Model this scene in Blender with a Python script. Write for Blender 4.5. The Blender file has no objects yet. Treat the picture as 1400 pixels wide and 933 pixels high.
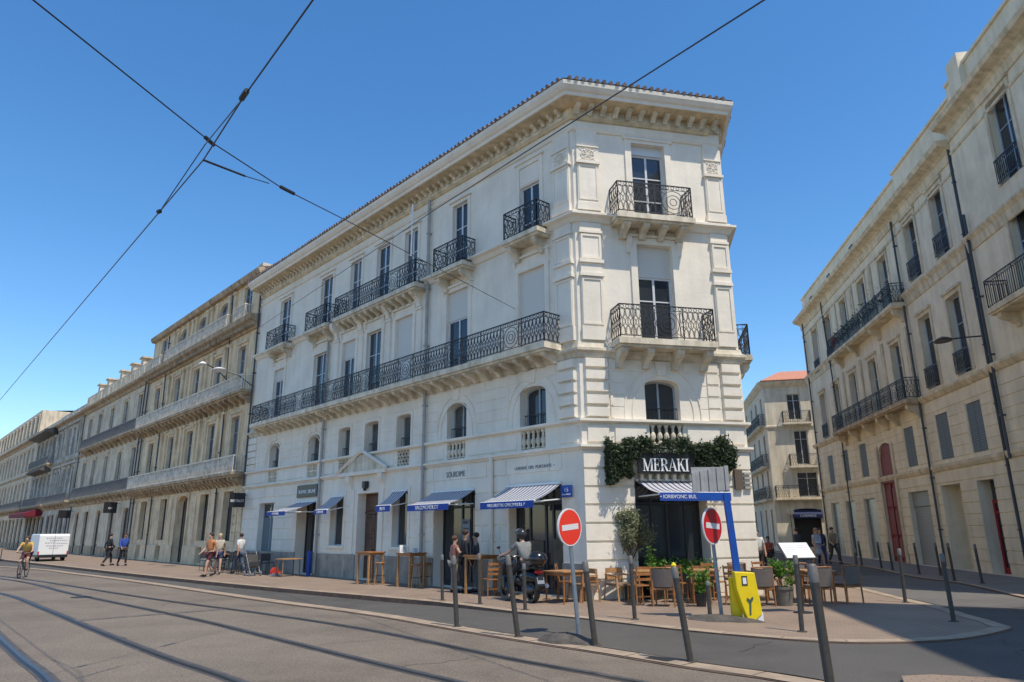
import bpy, bmesh, math, random
from mathutils import Vector, Matrix
random.seed(7)
SC = bpy.context.scene
COL = SC.collection
R = math.radians
ORG = {}

# ------------------------------------------------------------ materials
MATS = {}
def mat(name, col, rough=.8, metal=0., var=0., vscale=3., bump=0., bscale=40., streak=0., col2=None, spec=.5, fine=0.):
    if name in MATS: return MATS[name]
    m = bpy.data.materials.new(name); m.use_nodes = True
    nt = m.node_tree; N = nt.nodes; Lk = nt.links
    b = N['Principled BSDF']
    b.inputs['Roughness'].default_value = rough
    b.inputs['Metallic'].default_value = metal
    b.inputs['Specular IOR Level'].default_value = spec
    b.inputs['Base Color'].default_value = (*col, 1)
    tc = N.new('ShaderNodeTexCoord')
    if var > 0 or streak > 0 or fine > 0:
        n1 = N.new('ShaderNodeTexNoise'); n1.inputs['Scale'].default_value = vscale; n1.inputs['Detail'].default_value = 8
        n1.inputs['Roughness'].default_value = .62
        Lk.new(tc.outputs['Object'], n1.inputs['Vector'])
        r1 = N.new('ShaderNodeValToRGB')
        c2 = col2 or tuple(c*(1-var) for c in col)
        r1.color_ramp.elements[0].position = .35; r1.color_ramp.elements[0].color = (*c2, 1)
        r1.color_ramp.elements[1].position = .62; r1.color_ramp.elements[1].color = (*[min(1, c*(1+var*.35)) for c in col], 1)
        Lk.new(n1.outputs['Fac'], r1.inputs['Fac'])
        out = r1.outputs['Color']
        if streak > 0:
            mp = N.new('ShaderNodeMapping'); mp.inputs['Scale'].default_value = (2.2, 2.2, .25)
            Lk.new(tc.outputs['Object'], mp.inputs['Vector'])
            n2 = N.new('ShaderNodeTexNoise'); n2.inputs['Scale'].default_value = 1.6; n2.inputs['Detail'].default_value = 7
            Lk.new(mp.outputs['Vector'], n2.inputs['Vector'])
            r2 = N.new('ShaderNodeValToRGB')
            r2.color_ramp.elements[0].position = .36; r2.color_ramp.elements[0].color = (1-streak, 1-streak*1.05, 1-streak*1.2, 1)
            r2.color_ramp.elements[1].position = .56; r2.color_ramp.elements[1].color = (1, 1, 1, 1)
            Lk.new(n2.outputs['Fac'], r2.inputs['Fac'])
            mx = N.new('ShaderNodeMix'); mx.data_type = 'RGBA'; mx.blend_type = 'MULTIPLY'; mx.inputs['Factor'].default_value = 1
            Lk.new(out, mx.inputs['A']); Lk.new(r2.outputs['Color'], mx.inputs['B']); out = mx.outputs['Result']
        if fine > 0:
            n3 = N.new('ShaderNodeTexNoise'); n3.inputs['Scale'].default_value = 60; n3.inputs['Detail'].default_value = 3
            Lk.new(tc.outputs['Object'], n3.inputs['Vector'])
            r3 = N.new('ShaderNodeValToRGB')
            r3.color_ramp.elements[0].position = .38; r3.color_ramp.elements[0].color = (1-fine, 1-fine, 1-fine, 1)
            r3.color_ramp.elements[1].position = .62; r3.color_ramp.elements[1].color = (1, 1, 1, 1)
            Lk.new(n3.outputs['Fac'], r3.inputs['Fac'])
            mx = N.new('ShaderNodeMix'); mx.data_type = 'RGBA'; mx.blend_type = 'MULTIPLY'; mx.inputs['Factor'].default_value = 1
            Lk.new(out, mx.inputs['A']); Lk.new(r3.outputs['Color'], mx.inputs['B']); out = mx.outputs['Result']
        Lk.new(out, b.inputs['Base Color'])
    if bump > 0:
        nb = N.new('ShaderNodeTexNoise'); nb.inputs['Scale'].default_value = bscale; nb.inputs['Detail'].default_value = 5
        Lk.new(tc.outputs['Object'], nb.inputs['Vector'])
        bp = N.new('ShaderNodeBump'); bp.inputs['Strength'].default_value = bump; bp.inputs['Distance'].default_value = .02
        Lk.new(nb.outputs['Fac'], bp.inputs['Height']); Lk.new(bp.outputs['Normal'], b.inputs['Normal'])
    MATS[name] = m
    return m

def mat_stripe(name, c1, c2, period, duty=.5, axis='X', rough=.8, soft=0.):
    m = bpy.data.materials.new(name); m.use_nodes = True
    nt = m.node_tree; N = nt.nodes; Lk = nt.links; b = N['Principled BSDF']; b.inputs['Roughness'].default_value = rough
    tc = N.new('ShaderNodeTexCoord'); sx = N.new('ShaderNodeSeparateXYZ'); Lk.new(tc.outputs['Object'], sx.inputs[0])
    d = N.new('ShaderNodeMath'); d.operation = 'DIVIDE'; d.inputs[1].default_value = period; Lk.new(sx.outputs[axis], d.inputs[0])
    f = N.new('ShaderNodeMath'); f.operation = 'FRACT'; Lk.new(d.outputs[0], f.inputs[0])
    g = N.new('ShaderNodeMath'); g.operation = 'GREATER_THAN'; g.inputs[1].default_value = duty; Lk.new(f.outputs[0], g.inputs[0])
    mx = N.new('ShaderNodeMix'); mx.data_type = 'RGBA'; mx.inputs['A'].default_value = (*c1, 1); mx.inputs['B'].default_value = (*c2, 1)
    Lk.new(g.outputs[0], mx.inputs['Factor']); Lk.new(mx.outputs['Result'], b.inputs['Base Color'])
    MATS[name] = m
    return m

def mat_pave(name, c1, c2, mortar, bw, bh, ang=0., rough=.85, msize=.012, var=.2):
    m = bpy.data.materials.new(name); m.use_nodes = True
    nt = m.node_tree; N = nt.nodes; Lk = nt.links; b = N['Principled BSDF']; b.inputs['Roughness'].default_value = rough
    tc = N.new('ShaderNodeTexCoord'); mp = N.new('ShaderNodeMapping'); mp.inputs['Rotation'].default_value = (0, 0, ang)
    Lk.new(tc.outputs['Object'], mp.inputs['Vector'])
    br = N.new('ShaderNodeTexBrick'); br.inputs['Scale'].default_value = 1; br.inputs['Brick Width'].default_value = bw; br.inputs['Row Height'].default_value = bh
    br.inputs['Mortar Size'].default_value = msize; br.inputs['Color1'].default_value = (*c1, 1); br.inputs['Color2'].default_value = (*c2, 1); br.inputs['Mortar'].default_value = (*mortar, 1)
    Lk.new(mp.outputs['Vector'], br.inputs['Vector'])
    n1 = N.new('ShaderNodeTexNoise'); n1.inputs['Scale'].default_value = .8; n1.inputs['Detail'].default_value = 9; Lk.new(tc.outputs['Object'], n1.inputs['Vector'])
    r1 = N.new('ShaderNodeValToRGB'); r1.color_ramp.elements[0].position = .3; r1.color_ramp.elements[0].color = (1-var,)*3+(1,)
    r1.color_ramp.elements[1].position = .65; r1.color_ramp.elements[1].color = (1, 1, 1, 1); Lk.new(n1.outputs['Fac'], r1.inputs['Fac'])
    mx = N.new('ShaderNodeMix'); mx.data_type = 'RGBA'; mx.blend_type = 'MULTIPLY'; mx.inputs['Factor'].default_value = 1
    Lk.new(br.outputs['Color'], mx.inputs['A']); Lk.new(r1.outputs['Color'], mx.inputs['B']); Lk.new(mx.outputs['Result'], b.inputs['Base Color'])
    bp = N.new('ShaderNodeBump'); bp.inputs['Strength'].default_value = .25; bp.inputs['Distance'].default_value = .01
    Lk.new(n1.outputs['Fac'], bp.inputs['Height']); Lk.new(bp.outputs['Normal'], b.inputs['Normal'])
    MATS[name] = m
    return m

def leafmat(name, c1, c2):
    m = bpy.data.materials.new(name); m.use_nodes = True
    nt = m.node_tree; N = nt.nodes; Lk = nt.links; b = N['Principled BSDF']; b.inputs['Roughness'].default_value = .55
    g = N.new('ShaderNodeNewGeometry'); mx = N.new('ShaderNodeMix'); mx.data_type = 'RGBA'
    mx.inputs['A'].default_value = (*c1, 1); mx.inputs['B'].default_value = (*c2, 1)
    Lk.new(g.outputs['Random Per Island'], mx.inputs['Factor']); Lk.new(mx.outputs['Result'], b.inputs['Base Color'])
    tl = N.new('ShaderNodeBsdfTranslucent'); Lk.new(mx.outputs['Result'], tl.inputs['Color'])
    ms = N.new('ShaderNodeMixShader'); ms.inputs[0].default_value = .3
    Lk.new(b.outputs[0], ms.inputs[1]); Lk.new(tl.outputs[0], ms.inputs[2]); Lk.new(ms.outputs[0], N['Material Output'].inputs['Surface'])
    MATS[name] = m
    return m

STONE = mat('white_stone', (.83, .755, .635), .85, var=.1, vscale=.9, bump=.3, bscale=9, streak=.05)
STONEB = mat('cream_stone', (.72, .64, .50), .85, var=.22, vscale=2.2, bump=.3, bscale=14, streak=.25)
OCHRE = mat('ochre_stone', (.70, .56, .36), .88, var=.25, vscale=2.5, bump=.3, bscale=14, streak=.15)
PLINTH = mat('grey_plinth', (.36, .32, .27), .85, var=.25, vscale=2.5, bump=.2, streak=.2)
TAN = mat('tan_stone', (.80, .62, .40), .88, var=.22, vscale=1.2, bump=.4, bscale=12, streak=.22)
TAND = mat('dirty_stone', (.50, .38, .25), .9, var=.35, vscale=1.8, bump=.4, bscale=12, streak=.3)
GREYST = mat('grey_stone', (.74, .61, .44), .88, var=.22, vscale=1.1, bump=.35, bscale=12, streak=.22)
GREYST2 = mat('weathered_stone', (.62, .56, .47), .88, var=.35, vscale=1.4, bump=.35, bscale=12, streak=.4)
CREAM = mat('cream_render', (.77, .67, .50), .88, var=.14, vscale=.8, bump=.3, bscale=10, streak=.10)
CREAMD = mat('cream_trim', (.70, .59, .42), .88, var=.2, vscale=2, bump=.3, bscale=12, streak=.25)
PALE = mat('pale_render', (.70, .62, .48), .88, var=.15, vscale=.8, bump=.2, streak=.2)
IRON = mat('wrought_iron', (.035, .037, .042), .5, metal=.3)
IRONG = mat('weathered_iron', (.22, .20, .18), .7, var=.3, vscale=4)
PVC = mat('white_joinery', (.62, .63, .64), .4)
GREYJ = mat('grey_joinery', (.33, .38, .42), .5, var=.1)
BLUEJ = mat('blue_grey_joinery', (.36, .45, .55), .5, var=.1)
GLASS = mat('window_glass', (.025, .03, .037), .06, spec=.8)
GLASSC = mat('curtained_glass', (.10, .10, .10), .12, var=.5, vscale=1.5, spec=.7)
BLIND = mat_stripe('roller_blind', (.64, .61, .55), (.54, .515, .46), .06, .82, 'Z', .6)
PIPE = mat('zinc_pipe', (.38, .37, .35), .6, metal=.1, var=.15)
PIPED = mat('dark_pipe', (.05, .058, .07), .5, var=.2)
TILE = mat('roof_tile', (.21, .145, .11), .85, var=.45, vscale=5, bump=.3, col2=(.12, .09, .08))
TILER = mat('orange_tile', (.60, .25, .14), .85, var=.3, vscale=6, bump=.3)
WOODD = mat('dark_door_wood', (.10, .045, .025), .5, var=.4, vscale=6)
WOODO = mat('orange_wood', (.36, .15, .05), .5, var=.35, vscale=9)
WOODL = mat('light_wood', (.42, .22, .09), .55, var=.3, vscale=9)
WOODG = mat('grey_wood', (.25, .17, .11), .6, var=.3, vscale=8)
WEAVE = mat('grey_weave', (.17, .14, .125), .8, var=.2, vscale=50, bump=.5, bscale=120)
DARK = mat('black_plastic', (.018, .019, .021), .4)
DARKM = mat('dark_metal', (.045, .045, .047), .45, metal=.4)
BOLL = mat('bollard_paint', (.062, .055, .048), .5, var=.25, vscale=12)
BOLLT = mat('bollard_band', (.15, .14, .13), .5, var=.2, vscale=15)
GALV = mat('galvanised_steel', (.27, .31, .36), .45, metal=.5, var=.2, vscale=9)
REDS = mat('sign_red', (.80, .035, .015), .35, var=.04, vscale=2)
REDS2 = mat('sign_red_worn', (.52, .012, .02), .35, var=.08, vscale=3)
WHITE = mat('white_paint', (.78, .78, .76), .4)
SIGNW = mat('sign_white', (.70, .68, .70), .4)
BLUE = mat('blue_canvas', (.012, .06, .33), .7)
BLUEP = mat('blue_paint', (.006, .07, .36), .4, var=.12, vscale=5)
YELL = mat('yellow_paint', (.84, .62, .01), .4, var=.08, vscale=4)
STRIPE = mat_stripe('striped_canvas', (.80, .80, .80), (.04, .06, .22), .155, .70, 'X')
def translucent(m, f):
    nt = m.node_tree; N = nt.nodes; b = N['Principled BSDF']; src = b.inputs['Base Color'].links[0].from_socket
    tl = N.new('ShaderNodeBsdfTranslucent'); nt.links.new(src, tl.inputs['Color']); ms = N.new('ShaderNodeMixShader'); ms.inputs[0].default_value = f
    nt.links.new(b.outputs[0], ms.inputs[1]); nt.links.new(tl.outputs[0], ms.inputs[2]); nt.links.new(ms.outputs[0], N['Material Output'].inputs['Surface'])
translucent(STRIPE, .5)
REDP = mat('red_door_paint', (.19, .008, .010), .6, var=.25, vscale=5)
REDB = mat('red_frame_paint', (.30, .012, .018), .4, var=.15)
SHUT = mat_stripe('grey_shutter', (.15, .185, .2), (.08, .10, .115), .09, .75, 'Z')
ROLL = mat_stripe('metal_shutter', (.24, .26, .27), (.15, .165, .175), .09, .8, 'Z', .5)
INT = mat('shop_interior', (.03, .027, .024), .9)
LEAFD = leafmat('dark_leaf', (.03, .05, .025), (.07, .10, .045))
LEAFO = leafmat('olive_leaf', (.15, .17, .08), (.32, .33, .20))
LEAFG = leafmat('bright_leaf', (.07, .17, .02), (.16, .30, .04))
BARK = mat('bark', (.13, .10, .07), .9, var=.3, vscale=20, bump=.4)
POT = mat('stone_pot', (.16, .145, .12), .8, var=.25, vscale=9)
SKIN = mat('skin', (.50, .29, .20), .6)
SKIN2 = mat('tanned_skin', (.33, .18, .12), .6)
def cloth(n, c): return mat('cloth_'+n, c, .85, var=.15, vscale=14)
TAR = mat('tar_mound', (.10, .085, .07), .9, var=.35, vscale=5, bump=.6, bscale=12)

# ------------------------------------------------------------ helpers
def tag(o, label=None, cat=None, group=None, kind=None):
    if label: o['label'] = label
    if cat: o['category'] = cat
    if group: o['group'] = group
    if kind: o['kind'] = kind
    return o

def empty(name, loc=(0, 0, 0), rz=0., label=None, cat=None, group=None):
    o = bpy.data.objects.new(name, None); COL.objects.link(o)
    o.empty_display_size = .2
    o.location = loc; o.rotation_euler = (0, 0, rz)
    ORG[o.name] = Matrix.Translation(Vector(loc)) @ Matrix.Rotation(rz, 4, 'Z')
    return tag(o, label, cat, group)

class Fr:
    """vertical wall plane: u runs along the wall, v out of it, z up"""
    def __init__(s, x, y, az, sg):
        s.o = Vector((x, y, 0)); a = R(az); s.d = Vector((math.sin(a), math.cos(a), 0)); s.n = Vector((math.cos(a), -math.sin(a), 0))*sg; s.az = az; s.sg = sg
    def __call__(s, u, v, z): return s.o+s.d*u+s.n*v+Vector((0, 0, z))
    def rd(s):  # reading direction for somebody facing the wall
        return s.n.cross(Vector((0, 0, 1)))*-1

SPLIT = {'rusticated_course', 'quoin', 'pilaster', 'plinth', 'window_surround', 'panel', 'arch_moulding', 'bracket', 'door_surround', 'shutter', 'tail_light', 'canopy_x', 'chimney', 'dormer_opening', 'pillar'}
class MB:
    def __init__(s, T=None):
        s.v = []; s.f = []; s.mi = []; s.T = T or (lambda a, b, c: Vector((a, b, c))); s.cur = 0; s.sm = False
    def P(s, pts):
        i = len(s.v); s.v += [s.T(*p) for p in pts]; return i
    def F(s, *idx):
        s.f.append(tuple(idx)); s.mi.append(s.cur)
    def face(s, pts):
        i = s.P(pts); s.F(*range(i, i+len(pts)))
    def box(s, a0, b0, c0, a1, b1, c1):
        i = s.P([(a0, b0, c0), (a1, b0, c0), (a1, b1, c0), (a0, b1, c0), (a0, b0, c1), (a1, b0, c1), (a1, b1, c1), (a0, b1, c1)])
        for q in ((0, 3, 2, 1), (4, 5, 6, 7), (0, 1, 5, 4), (1, 2, 6, 5), (2, 3, 7, 6), (3, 0, 4, 7)): s.F(*[i+k for k in q])
    def frus(s, u0, u1, z0, z1, v0, v1, ins):
        i = s.P([(u0, v0, z0), (u1, v0, z0), (u1, v0, z1), (u0, v0, z1), (u0+ins, v1, z0+ins), (u1-ins, v1, z0+ins), (u1-ins, v1, z1-ins), (u0+ins, v1, z1-ins)])
        for q in ((4, 5, 6, 7), (0, 1, 5, 4), (1, 2, 6, 5), (2, 3, 7, 6), (3, 0, 4, 7)): s.F(*[i+k for k in q])
    def prism(s, poly, axis, a0, a1):
        """poly: 2D points; axis 'u' -> poly is (v,z); 'v' -> (u,z); 'z' -> (u,v)"""
        def m(p, a): return {'u': (a, p[0], p[1]), 'v': (p[0], a, p[1]), 'z': (p[0], p[1], a)}[axis]
        n = len(poly); i = s.P([m(p, a0) for p in poly]+[m(p, a1) for p in poly])
        for k in range(n): s.F(i+k, i+(k+1) % n, i+n+(k+1) % n, i+n+k)
        s.F(*[i+k for k in range(n)][::-1]); s.F(*[i+n+k for k in range(n)])
    def bar(s, p, q, r=.01, n=4, r2=None, cap=True):
        p = s.T(*p); q = s.T(*q); d = (q-p)
        if d.length < 1e-6: return
        d.normalize(); a = d.cross(Vector((0, 0, 1)))
        if a.length < .05: a = d.cross(Vector((1, 0, 0)))
        a.normalize(); b = d.cross(a); r2 = r if r2 is None else r2
        i = len(s.v); off = math.pi/n
        for c, rr in ((p, r), (q, r2)):
            for k in range(n):
                t = 2*math.pi*k/n+off; s.v.append(c+a*math.cos(t)*rr+b*math.sin(t)*rr)
        for k in range(n): s.F(i+k, i+(k+1) % n, i+n+(k+1) % n, i+n+k)
        if cap: s.F(*[i+k for k in range(n)][::-1]); s.F(*[i+n+k for k in range(n)])
    def tube(s, pts, r=.02, n=6, radii=None):
        P = [s.T(*p) for p in pts]; m = len(P); base = len(s.v); up = None
        for j in range(m):
            d = (P[min(j+1, m-1)]-P[max(j-1, 0)]).normalized()
            if up is None:
                up = d.cross(Vector((0, 0, 1)))
                if up.length < .05: up = d.cross(Vector((1, 0, 0)))
            else: up = up-d*up.dot(d)
            up.normalize(); b = d.cross(up); rr = radii[j] if radii else r
            for k in range(n):
                t = 2*math.pi*k/n; s.v.append(P[j]+up*math.cos(t)*rr+b*math.sin(t)*rr)
        for j in range(m-1):
            for k in range(n):
                s.F(base+j*n+k, base+j*n+(k+1) % n, base+(j+1)*n+(k+1) % n, base+(j+1)*n+k)
        s.F(*[base+k for k in range(n)][::-1]); s.F(*[base+(m-1)*n+k for k in range(n)])
    def ring(s, c, ax, ay, ra, rb, r=.008, n=12, a0=0, a1=360):
        """ring in the plane spanned by local directions ax, ay about c"""
        c = Vector(c); ax = Vector(ax); ay = Vector(ay); pr = None
        for k in range(n+1):
            t = R(a0+(a1-a0)*k/n); p = c+ax*math.cos(t)*ra+ay*math.sin(t)*rb
            if pr is not None: s.bar(tuple(pr), tuple(p), r, 4, cap=False)
            pr = p
    def lathe(s, prof, cx=0, cy=0, n=16, sx=1, sy=1):
        base = len(s.v)
        for r, z in prof:
            for k in range(n):
                t = 2*math.pi*k/n; s.v.append(s.T(cx+math.cos(t)*r*sx, cy+math.sin(t)*r*sy, z))
        for j in range(len(prof)-1):
            for k in range(n): s.F(base+j*n+k, base+j*n+(k+1) % n, base+(j+1)*n+(k+1) % n, base+(j+1)*n+k)
        s.F(*[base+k for k in range(n)][::-1]); s.F(*[base+(len(prof)-1)*n+k for k in range(n)])
    def ell(s, c, rx, ry, rz, n=12, m=8):
        prof = []
        base = len(s.v)
        for j in range(1, m):
            ph = math.pi*j/m
            for k in range(n):
                t = 2*math.pi*k/n; s.v.append(s.T(c[0]+rx*math.sin(ph)*math.cos(t), c[1]+ry*math.sin(ph)*math.sin(t), c[2]-rz*math.cos(ph)))
        a = len(s.v); s.v.append(s.T(c[0], c[1], c[2]-rz)); b = len(s.v); s.v.append(s.T(c[0], c[1], c[2]+rz))
        for j in range(m-2):
            for k in range(n): s.F(base+j*n+k, base+j*n+(k+1) % n, base+(j+1)*n+(k+1) % n, base+(j+1)*n+k)
        for k in range(n):
            s.F(a, base+(k+1) % n, base+k); s.F(b, base+(m-2)*n+k, base+(m-2)*n+(k+1) % n)
    def leaves(s, n, samp, size=.05, asp=.45):
        for _ in range(n):
            c = s.T(*samp()); d = Vector((random.gauss(0, 1), random.gauss(0, 1), random.gauss(0, .8))).normalized()
            e = d.cross(Vector((random.random()-.5, random.random()-.5, random.random()-.5))).normalized()
            l = size*random.uniform(.6, 1.3); w = l*asp
            i = len(s.v); s.v += [c-d*l, c+e*w, c+d*l, c-e*w]; s.F(i, i+1, i+2, i+3)
    def build(s, name, mats, parent=None, world=False, smooth=False, bevel=0., recalc=True):
        if not isinstance(mats, (list, tuple)): mats = [mats]
        if name in SPLIT and parent is not None:
            gr = s.clusters()
            if 1 < len(gr) <= 100:
                out = None
                for fi in gr:
                    q = MB(s.T); mp = {}
                    for f in fi:
                        idx = []
                        for k in s.f[f]:
                            if k not in mp: mp[k] = len(q.v); q.v.append(s.v[k])
                            idx.append(mp[k])
                        q.f.append(tuple(idx)); q.mi.append(s.mi[f])
                    o = q._build(name, mats, parent, world, smooth, bevel, recalc); out = out or o
                return out
        return s._build(name, mats, parent, world, smooth, bevel, recalc)
    def clusters(s, gap=.07):
        par = list(range(len(s.v)))
        def find(a):
            while par[a] != a: par[a] = par[par[a]]; a = par[a]
            return a
        for f in s.f:
            r = find(f[0])
            for k in f[1:]: par[find(k)] = r
        isl = {}
        for i, f in enumerate(s.f): isl.setdefault(find(f[0]), []).append(i)
        fr = isinstance(s.T, Fr)
        def loc(p):
            if fr: d = p-s.T.o; return (d.dot(s.T.d), d.dot(s.T.n), d.z)
            return tuple(p)
        keys = list(isl); bbs = []
        for k in keys:
            ps = [loc(s.v[j]) for f in isl[k] for j in s.f[f]]
            bbs.append([(min(p[a] for p in ps)-gap, max(p[a] for p in ps)+gap) for a in range(3)])
        pp = list(range(len(keys)))
        def f2(a):
            while pp[a] != a: pp[a] = pp[pp[a]]; a = pp[a]
            return a
        for i in range(len(keys)):
            for j in range(i):
                if all(bbs[i][a][0] < bbs[j][a][1] and bbs[j][a][0] < bbs[i][a][1] for a in range(3)): pp[f2(i)] = f2(j)
        g = {}
        for i, k in enumerate(keys): g.setdefault(f2(i), []).extend(isl[k])
        return list(g.values())
    def _build(s, name, mats, parent=None, world=False, smooth=False, bevel=0., recalc=True):
        me = bpy.data.meshes.new(name)
        vs = s.v
        if world and parent is not None:
            p = parent
            while p.parent is not None: p = p.parent
            inv = ORG.get(p.name, Matrix.Identity(4)).inverted(); vs = [inv @ v for v in vs]
        me.from_pydata([tuple(v) for v in vs], [], s.f)
        for m in mats: me.materials.append(m)
        if len(mats) > 1: me.polygons.foreach_set('material_index', s.mi)
        if recalc:
            bm = bmesh.new(); bm.from_mesh(me); bmesh.ops.recalc_face_normals(bm, faces=bm.faces); bm.to_mesh(me); bm.free()
        if smooth:
            me.polygons.foreach_set('use_smooth', [True]*len(me.polygons)); me.set_sharp_from_angle(angle=R(38))
        me.update()
        o = bpy.data.objects.new(name, me); COL.objects.link(o)
        if parent is not None: o.parent = parent
        if bevel > 0:
            b = o.modifiers.new('bevel', 'BEVEL'); b.width = bevel; b.segments = 2; b.limit_method = 'ANGLE'
        return o

def kids(o): return [c for c in bpy.data.objects if c.parent == o]
def copy_tree(o, loc, rz, label=None, group=None, sc=None):
    ch = {}
    def rec(src, par):
        c = src.copy(); COL.objects.link(c)
        if par is not None: c.parent = par
        for k in kids(src): rec(k, c)
        return c
    r = rec(o, None); r.location = loc; r.rotation_euler = (0, 0, rz)
    if sc: r.scale = (sc,)*3
    if label: r['label'] = label
    if group: r['group'] = group
    return r

def text(name, s, F, u, v, z, size, m, parent, align='CENTER', ext=.008, sx=1., tilt=0., shear=0., bold=0., world=None):
    """lettering on the wall frame F, centred at (u,z)"""
    cu = bpy.data.curves.new(name, 'FONT'); cu.body = s; cu.size = size; cu.extrude = ext; cu.align_x = align; cu.align_y = 'CENTER'; cu.offset = bold
    to = bpy.data.objects.new('tmp', cu); COL.objects.link(to)
    bpy.context.view_layer.update()
    me = bpy.data.meshes.new_from_object(to.evaluated_get(bpy.context.evaluated_depsgraph_get()))
    bpy.data.objects.remove(to)
    if world is not None: M = world
    else:
        X = F.rd(); Z = F.n.copy(); Y = Vector((0, 0, 1))
        if tilt: 
            q = Matrix.Rotation(tilt, 3, X); Y = q @ Y; Z = q @ Z
        p = F(u, v, z)
        M = Matrix(((X.x*sx, Y.x, Z.x, p.x), (X.y*sx, Y.y, Z.y, p.y), (X.z*sx, Y.z, Z.z, p.z), (0, 0, 0, 1)))
    if parent is not None:
        q = parent
        while q.parent is not None: q = q.parent
        M = ORG.get(q.name, Matrix.Identity(4)).inverted() @ M
    me.transform(M); me.materials.clear(); me.materials.append(m)
    o = bpy.data.objects.new(name, me); COL.objects.link(o)
    if parent is not None: o.parent = parent
    return o

def sweep(mb, path, prof, sg):
    """sweep a closed profile [(outward, z)] along 2D points, outward on side sg, mitred"""
    n = len(path); P = [Vector(p) for p in path]; offs = []
    nr = []
    for i in range(n-1):
        d = (P[i+1]-P[i]).normalized(); nr.append(Vector((d.y, -d.x))*sg)
    for i in range(n):
        if i == 0: o = nr[0]
        elif i == n-1: o = nr[-1]
        else:
            o = (nr[i-1]+nr[i]); o = o/(o.dot(nr[i]))
        offs.append(o)
    base = len(mb.v); m = len(prof)
    for i in range(n):
        for (v, z) in prof:
            q = P[i]+offs[i]*v; mb.v.append(Vector((q.x, q.y, z)))
    for i in range(n-1):
        for k in range(m): mb.F(base+i*m+k, base+i*m+(k+1) % m, base+(i+1)*m+(k+1) % m, base+(i+1)*m+k)
    mb.F(*[base+k for k in range(m)]); mb.F(*[base+(n-1)*m+k for k in range(m)][::-1])

def wall(mb, u0, u1, z0, z1, ops, v=0., depth=.3):
    """wall sheet with openings and their reveals. ops: (ua,ub,za,zb,arch rise[,depth])"""
    us = sorted({u0, u1}|{x for o in ops for x in o[:2]}); zs = sorted({z0, z1}|{x for o in ops for x in o[2:4]})
    for i in range(len(us)-1):
        run = None
        for j in range(len(zs)-1):
            cu = (us[i]+us[i+1])/2; cz = (zs[j]+zs[j+1])/2
            hole = any(o[0] < cu < o[1] and o[2] < cz < o[3] for o in ops)
            if not hole:
                mb.face([(us[i], v, zs[j]), (us[i+1], v, zs[j]), (us[i+1], v, zs[j+1]), (us[i], v, zs[j+1])])
    for o in ops:
        ua, ub, za, zb, ar = o[:5]; dp = o[5] if len(o) > 5 else depth
        zt = zb-ar
        mb.face([(ua, v, za), (ua, v-dp, za), (ua, v-dp, zt), (ua, v, zt)])
        mb.face([(ub, v, za), (ub, v-dp, za), (ub, v-dp, zt), (ub, v, zt)])
        mb.face([(ua, v, za), (ub, v, za), (ub, v-dp, za), (ua, v-dp, za)])
        if ar <= 0: mb.face([(ua, v, zb), (ub, v, zb), (ub, v-dp, zb), (ua, v-dp, zb)])
        else:
            n = 10; pts = []
            for k in range(n+1):
                t = math.pi*k/n; pts.append(((ua+ub)/2-(ub-ua)/2*math.cos(t), zt+ar*math.sin(t)**.8))
            for k in range(n):
                (a, b), (c, d) = pts[k], pts[k+1]
                mb.face([(a, v, b), (c, v, d), (c, v, zb+.001), (a, v, zb+.001)])
                mb.face([(a, v, b), (c, v, d), (c, v-dp, d), (a, v-dp, b)])

def free(u0, u1, z0, z1, ops, marg=0.):
    """intervals of [u0,u1] not covered by openings that overlap z0..z1"""
    iv = [(u0, u1)]
    for o in ops:
        if o[2] < z1-.01 and o[3] > z0+.01:
            a, b = o[0]-marg, o[1]+marg; new = []
            for (p, q) in iv:
                if b <= p or a >= q: new.append((p, q)); continue
                if a > p: new.append((p, a))
                if b < q: new.append((b, q))
            iv = new
    return [(p, q) for p, q in iv if q-p > .06]

def courses(mb, u0, u1, z0, z1, ops, h=.42, proud=.03, gap=.03, bl=1.1, vgap=.012, v=0., marg=0.):
    n = max(1, round((z1-z0)/h)); h = (z1-z0)/n
    for k in range(n):
        a = z0+k*h; b = a+h-gap
        for (p, q) in free(u0, u1, a, b, ops, marg):
            m = max(1, round((q-p)/bl)); w = (q-p)/m
            sh = (k % 2)*.5*w if m > 1 else 0
            xs = [p]+[p+i*w+sh for i in range((0 if sh else 1), m)]+[q]
            for i in range(len(xs)-1):
                if xs[i+1]-xs[i] < .05: continue
                mb.frus(xs[i]+(vgap/2 if i else 0), xs[i+1]-(vgap/2 if i < len(xs)-2 else 0), a, b, v, v+proud, min(.012, proud*.6))

def bracket(mb, u, w, zt, h, d, v=0.):
    pr = [(v-.01, zt), (v+d, zt), (v+d, zt-.25*h), (v+.86*d, zt-.42*h), (v+.5*d, zt-.6*h), (v+.34*d, zt-.8*h), (v+.3*d, zt-h), (v-.01, zt-h)]
    mb.prism(pr, 'u', u-w/2, u+w/2)

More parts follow.
